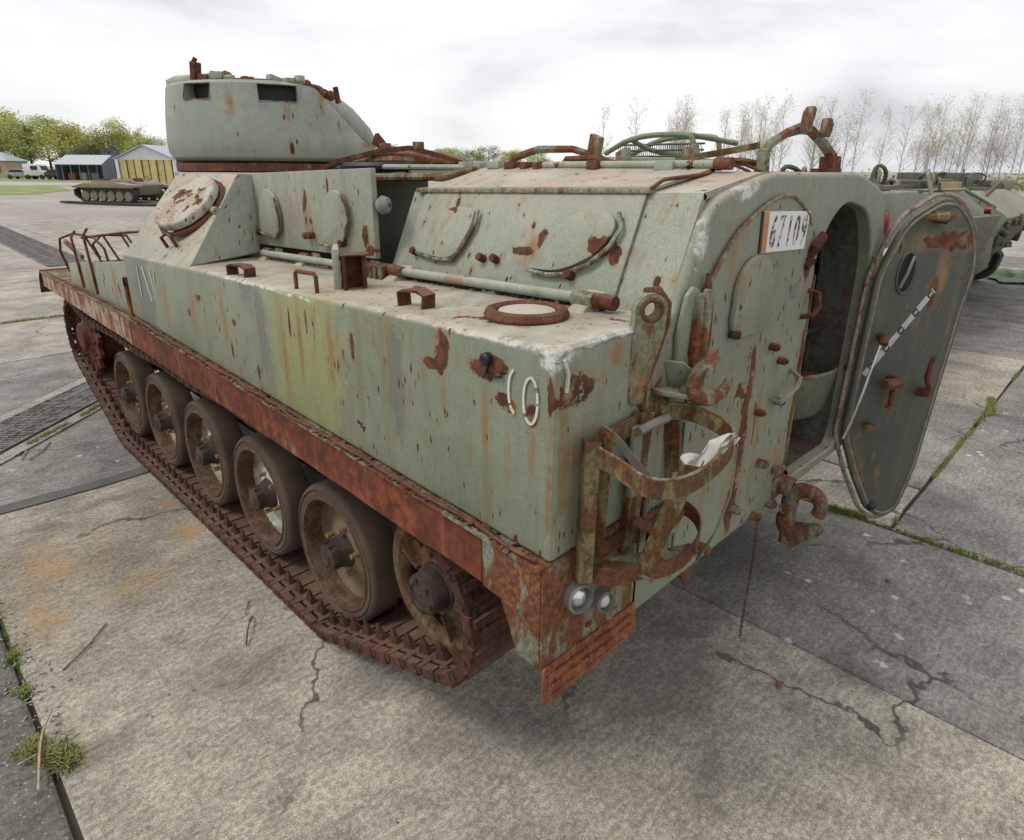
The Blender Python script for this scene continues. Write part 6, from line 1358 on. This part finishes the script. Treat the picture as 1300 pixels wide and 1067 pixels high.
# white van by the house
vn = thing('white_van', 'white van parked between the brick house and open shed', 'van', (18.9, 119.4, 0), R(-44))
def Vn(m2, n, mt, **k): return m2.build(n, mt, vn, **k)
Vn(MB().prism([(-1.5, .5), (1.6, .5), (1.65, 1.1), (1.2, 1.2), (.8, 2.1), (-1.5, 2.15)], 'y', -.9, .9), 'body', simple('van_white', (.6, .6, .6), (.66, .66, .66), 1, .4, 0, objspace=True), bev=.06)
Vn(MB().slab([(.84, -.8, 2.0), (.84, .8, 2.0), (1.2, .8, 1.25), (1.2, -.8, 1.25)], .03), 'windscreen', M_BLACK)
Vn(MB().box((.1, -.91, 1.6), (1.0, .03, .55)), 'window', M_BLACK)
for a in (-1, 1):
    for b in (-1, 1): Vn(MB().lathe([(.33, .1), (.33, -.1), (.2, -.1), (.01, -.09)], (a*1.0, b*.82, .33), (0, b*-1.0, 0), 16), 'wheel', M_BLACK)
for i, (x, y, c_) in enumerate(((21.2, 117.0, (.03, .035, .04)), (17.2, 121.5, (.25, .27, .3)))):
    ca = thing('parked_car', ('dark car parked in front of the open shed', 'silver car parked in front of the brick house')[i], 'car', (x, y, 0), R(-44))
    ca_b = MB().prism([(-2, .35), (2, .35), (2.05, .8), (1.2, .95), (.6, 1.4), (-1.0, 1.42), (-1.9, .95)], 'y', -.82, .82).build('body', simple('car_paint%d' % i, c_, tuple(v_*1.2 for v_ in c_), 1, .3, 0, objspace=True), ca, bev=.08)
    MB().prism([(-1.5, .98), (1.0, .98), (.55, 1.34), (-.95, 1.36)], 'y', -.84, .84).build('windows', M_BLACK, ca, bev=.03)
    for a in (-1.25, 1.25):
        for b in (-1, 1): MB().lathe([(.31, .1), (.31, -.1), (.18, -.1), (.01, -.09)], (a, b*.76, .31), (0, -b, 0), 16).build('wheel', M_BLACK, ca)
# grass verge and path on the far left
def grassmat():
    g = G('verge_grass'); v = g.pos(); return g.fin(g.mix(g.sm(g.noise(v, .5, 5), .35, .65), (.14, .19, .045), (.26, .29, .10)), .9)
def sheet(name, P, z, mt): o = MB().add([(x, y, z) for x, y in P], [tuple(range(len(P)))]).build(name, mt, None, smooth=0); return struct(o)
sheet('grass_verge', [(-40, 60), (7.5, 58), (11.5, 66), (12.6, 74), (13.0, 82), (3, 86), (-40, 110)], -.012, grassmat())
sheet('path', [(-40, 112), (3, 88), (13.5, 83.5), (16, 80), (21, 90), (10, 112), (-40, 135)], -.016, simple('path_concrete', (.36, .34, .31), (.42, .40, .37), .4, .9, 0))
sheet('grass_verge', [(10, 113), (21, 91), (27, 98), (60, 120), (80, 160), (0, 230), (-60, 180), (-40, 137)], -.020, grassmat())
# ------------------------------------------------------------------ trees
def leafmat(name, a, b):
    g = G(name); v = g.obj(); r_ = g.rnd(); c = g.mix(g.sm(g.noise(v, 1.1, 4), .3, .7), a, b); c = g.mix(g.math('MULTIPLY', r_, .5), c, g.mix(1.0, c, (1.5, 1.15, .7), 'MULTIPLY'))
    m2 = g.fin(c, .8, 0, .1); return m2
M_BARK = simple('bark', (.075, .062, .05), (.13, .11, .09), 4, .9, .2, objspace=True); M_TWIG_HAZED = simple('twig_bark_hazed', (.30, .275, .255), (.42, .39, .36), 4, .9, 0, objspace=True)  # twig bark lightened so the distance haze sits in its colour
LFM_HAZED = [leafmat('leaf_spring', (.27, .32, .10), (.42, .46, .17)), leafmat('leaf_yellow', (.40, .43, .09), (.52, .52, .14)), leafmat('leaf_brown', (.27, .24, .17), (.36, .32, .22))]  # leaf colours raised to hold haze and light passing through
def branchy(rs, h, trunk_r, n1, spread, up_, lvl2, seg=5):
    b = MB(); tips = []
    top = V(rs.uniform(-.3, .3), rs.uniform(-.3, .3), h*.92)
    b.tube([(0, 0, -.1), (rs.uniform(-.1, .1), rs.uniform(-.1, .1), h*.4), top], [trunk_r, trunk_r*.65, trunk_r*.12], 7)
    for i in range(n1):
        t = rs.uniform(.22, .95); p = V(0, 0, 0).lerp(top, t); a = rs.uniform(0, 6.28); L = spread*(1.15-t*.75)*rs.uniform(.7, 1.2)
        q = p+V(math.cos(a)*L, math.sin(a)*L, L*up_*rs.uniform(.6, 1.3)); mid = p.lerp(q, .5)+V(0, 0, -.08*L)
        r_ = trunk_r*(.42-.3*t); b.tube([p, mid, q], [r_, r_*.7, r_*.2], seg); tips.append(q)
        for k in range(lvl2):
            s0 = p.lerp(q, rs.uniform(.35, 1)); a2 = a+rs.uniform(-1.2, 1.2); L2 = L*rs.uniform(.3, .6); e_ = s0+V(math.cos(a2)*L2, math.sin(a2)*L2, L2*up_*rs.uniform(.4, 1.5)); b.tube([s0, e_], [r_*.4, r_*.08], 3); tips.append(e_)
    return b, tips, top
def leaves(rs, tips, n, rad, size):
    L = MB()
    for _ in range(n):
        c = rs.choice(tips)+V(rs.gauss(0, rad), rs.gauss(0, rad), rs.gauss(0, rad*.8)); u = V(rs.gauss(0, 1), rs.gauss(0, 1), rs.gauss(0, 1)).normalized(); w_ = u.orthogonal().normalized(); s_ = size*rs.uniform(.6, 1.4)
        if c.z < .6: continue
        L.add([c-u*s_, c+w_*s_*.55, c+u*s_, c-w_*s_*.55], [(0, 1, 2, 3)])
    return L
def treeproto(seed, kind):
    rs = random.Random(seed)
    if kind == 'broad':
        b, tips, top = branchy(rs, 9.5, .22, 26, 3.4, .55, 5); l = leaves(rs, tips, 4200, .55, .13)
    elif kind == 'bare':
        b, tips, top = branchy(rs, 9.5, .2, 34, 3.2, .75, 9, 4); l = leaves(rs, tips, 700, .5, .10)
    else:
        b, tips, top = branchy(rs, 9.0*rs.uniform(.85, 1.1), .055, rs.randint(26, 46), rs.uniform(.9, 1.5), rs.uniform(1.1, 1.7), 7, 3); l = leaves(rs, tips, rs.randint(200, 900), .25, .045)
    return b, l
protos = {}
for kd, ns in (('broad', 4), ('bare', 2), ('poplar', 5)):
    for i in range(ns):
        b, l = treeproto(31*i+{'broad': 1, 'bare': 400, 'poplar': 800}[kd], kd)
        protos[kd, i] = (b.mesh('trunk', M_BARK if kd != 'poplar' else M_TWIG_HAZED, smooth=0, recalc=False), l)
lmesh = {}
def plant(kd, i, loc, sc, rz, lm, name, label, group):
    me, l = protos[kd, i]
    key = (kd, i, lm)
    if key not in lmesh: lmesh[key] = l.mesh('crown', LFM_HAZED[lm], smooth=0, recalc=False)
    t = thing(name, label, 'tree', loc, rz, group); t.scale = (sc, sc, sc) if not isinstance(sc, tuple) else sc
    for n_, m2 in (('trunk', me), ('crown', lmesh[key])):
        o = bpy.data.objects.new(n_, m2); COL.objects.link(o); o.parent = t
rs = random.Random(4)
def along(a, b, t): return (a[0]+(b[0]-a[0])*t, a[1]+(b[1]-a[1])*t)
LB = {0: 'fresh green broadleaf tree at the wood edge behind the sheds', 1: 'yellow-green tree at the wood edge behind the brick house', 2: 'brownish half-bare tree among the wood behind the sheds'}
for k in range(26):
    t = k/25+rs.uniform(-.015, .015); x, y = along((8, 160), (50, 128), t); row = k % 2
    x += row*6+rs.uniform(-1.5, 1.5); y += row*10+rs.uniform(-3, 3)
    lm = 1 if t < .22 else (2 if rs.random() < .3 else 0); kd = 'bare' if lm == 2 else 'broad'
    hgt = (1.22-.50*t)*rs.uniform(.85, 1.12)*(1.0 if row == 0 else 1.08)
    plant(kd, rs.randrange(2 if kd == 'bare' else 4), (x, y, 0), (hgt*1.15, hgt*1.15, hgt), rs.uniform(0, 6.28), lm, 'broadleaf_tree', LB[lm], 'trees of the wood behind the sheds')
for k in range(14):
    t = k/13; x, y = along((70, 118), (96, 90), t); sc = rs.uniform(.52, .72); plant('broad', rs.randrange(4), (x+rs.uniform(-2, 2), y+rs.uniform(-2, 2), 0), (sc*1.3, sc*1.3, sc), rs.uniform(0, 6.28), 0, 'broadleaf_tree', 'low green tree on the horizon beyond the hatch lid on the roof', 'low trees beyond the roof hatch')
for k in range(64):
    t = (k+rs.uniform(-.3, .3))/63; x, y = along((57.5, 39), (94, 1), t); sc = rs.uniform(.82, 1.12)*(1.0+.06*t)
    plant('poplar', rs.randrange(5), (x+rs.uniform(-4, 6), y+rs.uniform(-4, 6), 0), sc, rs.uniform(0, 6.28), 0 if rs.random() < .45 else 2, 'slender_tree', 'slender nearly bare young tree in the row beyond the parked carriers', 'row of slender bare trees')
# hedge band at the foot of the slender trees
hl2 = MB(); r3 = random.Random(9)
for i in range(9000):
    t = r3.random(); x, y = along((50, 52), (96, 3), t); x += r3.uniform(0, 5); y += r3.uniform(0, 5); z = abs(r3.gauss(0, .75)); c = V(x, y, z); u = V(r3.gauss(0, 1), r3.gauss(0, 1), r3.gauss(0, 1)).normalized(); w2 = u.orthogonal().normalized(); s_ = r3.uniform(.10, .22)
    hl2.add([c-u*s_, c+w2*s_*.5, c+u*s_, c-w2*s_*.5], [(0, 1, 2, 3)])
o = stuff(hl2.build('hedge', leafmat('hedge_leaf', (.14, .17, .05), (.22, .25, .08)), None, smooth=0, recalc=False)); tag(o, 'low green undergrowth along the foot of the slender bare trees', 'hedge')
# ------------------------------------------------------------------ weeds, twigs and litter on the slabs
def bladesmat():
    g = G('weed_blade'); v = g.pos(); return g.fin(g.mix(g.noise(v, 18, 3), (.13, .19, .035), (.26, .31, .08)), .7, 0, .2)
M_BL = bladesmat(); M_DRY = simple('dry_grass', (.22, .17, .09), (.34, .27, .16), 20, .9, 0)
def tuft(mb2, x, y, n, h, sp, r4, k=0):
    for _ in range(n):
        a = r4.uniform(0, 6.28); q = r4.uniform(.2, 1)*sp; bx, by = x+r4.gauss(0, sp*.4), y+r4.gauss(0, sp*.4); hh = h*r4.uniform(.4, 1.1); wv = r4.uniform(.0015, .0035)
        tx, ty = bx+math.cos(a)*q, by+math.sin(a)*q; px, py = -math.sin(a)*wv, math.cos(a)*wv; mx_, my = (bx+tx)/2, (by+ty)/2
        mb2.add([(bx-px, by-py, -.02), (bx+px, by+py, -.02), (mx_+px*.8, my+py*.8, hh*.75), (mx_-px*.8, my-py*.8, hh*.75), (tx, ty, hh)], [(0, 1, 2, 3), (3, 2, 4)], k)
r4 = random.Random(21)
def strip(pts, per, h, sp, label, gaps=.35, dry=.25, name='joint_grass'):
    m2 = MB()
    for a, b in zip(pts[:-1], pts[1:]):
        L_ = math.hypot(b[0]-a[0], b[1]-a[1]); n = int(L_*per)
        for i in range(n):
            x, y = along(a, b, (i+r4.random())/n); g_ = mnoise.noise(V(x*2.1, y*2.1, 3))
            if g_ < gaps-.5: continue
            tuft(m2, x, y, r4.randint(3, 7), h*(.6+.8*max(0, g_)), sp, r4, 1 if r4.random() < dry else 0)
    o = stuff(m2.build(name, [M_BL, M_DRY], None, smooth=0, recalc=False)); tag(o, label, 'grass'); return o
strip([(1.62, .6), (1.62, -.2), (1.64, -1.2)], 90, .03, .016, 'grass in the joint running past the tow hook and open door', .42)
strip([(1.7, -.3), (3.9, -.31), (4.5, -.3), (7.5, -.3)], 60, .035, .02, 'grass in the joint crossing the slabs right of the open door', .5)
strip([(4.30, -.34), (4.85, -.26)], 260, .04, .04, 'thick weed tuft where slab joints cross beyond the open door', -.5, .1, 'weed_patch')
strip([(1.60, .05), (1.64, -.16)], 500, .05, .03, 'bright grass tuft on the joint behind the tow hook', -.5, .1, 'weed_patch')
strip([(-1.75, 4.66), (-1.50, 4.88), (-1.0, 5.36), (-.7, 5.64)], 260, .05, .035, 'mossy grass along the near edge of the drain grating', .2, .35)
strip([(-2.2, 4.25), (-1.9, 4.5)], 200, .03, .03, 'brown dry grass at the corner of the drain grating', .2, .7)
strip([(-4.0, 9.68), (-1.2, 9.66), (2.0, 9.62)], 130, .06, .05, 'grass line in the slab joint ahead of the carrier', .1, .15)
strip([(-2.24, 2.6), (-2.24, 1.3)], 40, .02, .012, 'thin grass in the joint at the slab edge beside the stains', .5)
strip([(-2.30, 1.44), (-2.22, 1.33), (-2.20, 1.25)], 900, .05, .05, 'grass clump among dry twigs at the slab corner', -.5, .45, 'weed_patch')
strip([(-2.245, 2.06), (-2.245, 2.02)], 700, .025, .028, 'small leafy weed sprouting from the joint beside rust stains', -.5, .05, 'weed_patch')
strip([(-2.255, 1.80), (-2.255, 1.76)], 700, .03, .03, 'second leafy weed in the same joint, towards the grass clump', -.5, .05, 'weed_patch')
def twig(pts, r_, label, mt): return tag(MB().tube(smooth([V(*p) for p in pts], 2, False), r_, 5).build('twig', mt, None), label, 'twig')
M_TW = simple('twig_brown', (.07, .042, .028), (.12, .075, .05), 30, .9, .2); M_TW2 = simple('twig_pale', (.36, .29, .20), (.46, .38, .28), 30, .9, .2)
twig([(-1.405, 1.555, .012), (-1.45, 1.50, .03), (-1.505, 1.40, .012)], .0035, 'thin reddish brown twig lying beside the last road wheel', M_TW)
twig([(-1.40, 1.58, .006), (-1.43, 1.56, .008)], .0045, 'short pale splinter beside the reddish twig', M_TW2)
twig([(-1.36, 1.70, .006), (-1.405, 1.63, .01), (-1.42, 1.61, .006)], .0022, 'fine dark twig close to the track edge', M_TW)
twig([(-2.11, 1.80, .005), (-1.98, 1.90, .008), (-1.90, 2.0, .005)], .0028, 'long thin dark stalk lying across the rust-stained slab', M_TW)
twig([(-1.62, 4.62, .006), (-1.72, 4.42, .012), (-1.80, 4.35, .006)], .006, 'pale crooked stick near the drain grating', M_TW2)
twig([(-1.78, 4.54, .006), (-1.84, 4.38, .01)], .005, 'second pale stick near the drain grating, shorter', M_TW2)
twig([(-2.30, 1.20, .02), (-2.25, 1.42, .05), (-2.19, 1.56, .03)], .0045, 'brown stalk leaning over the grass clump', M_TW2)
twig([(-2.33, 1.38, .01), (-2.24, 1.36, .03), (-2.15, 1.40, .012)], .004, 'dry stem lying across the grass clump', M_TW2)
lit = MB()
for i in range(420):
    x, y = r4.uniform(-2.6, 3.5), r4.uniform(-2.2, 4.5)
    if -1.3 < x < 1.3 and y > -.1: continue
    s_ = r4.uniform(.002, .0065); lit.box((x, y, .003), (s_*r4.uniform(.6, 1.6), s_, s_*.7), (r4.uniform(0, 40), r4.uniform(0, 40), r4.uniform(0, 180)))
for i in range(160):
    x, y = -2.24+r4.gauss(0, .05), r4.uniform(1.2, 2.7); s_ = r4.uniform(.003, .012); lit.box((x, y, .003), (s_*2, s_*.5, s_*.4), (0, 0, r4.uniform(0, 180)))
o = stuff(lit.build('grit', simple('grit_mix', (.05, .045, .04), (.45, .42, .36), 60, .9, 0), None, smooth=0)); tag(o, 'small stones and bits of litter scattered on the slabs', 'grit')
for (x, y, lb) in ((-.055, -.355, 'small red-brown rust flake on the slab below the chain'), (1.05, -.45, 'rust flake on the slab below the open door')):
    tag(MB().box((x, y, .008), (.03, .018, .006), (10, 14, 30)).jit(.006, 60).build('rust_flake', M_RUSTB, None), lb, 'rust flake')
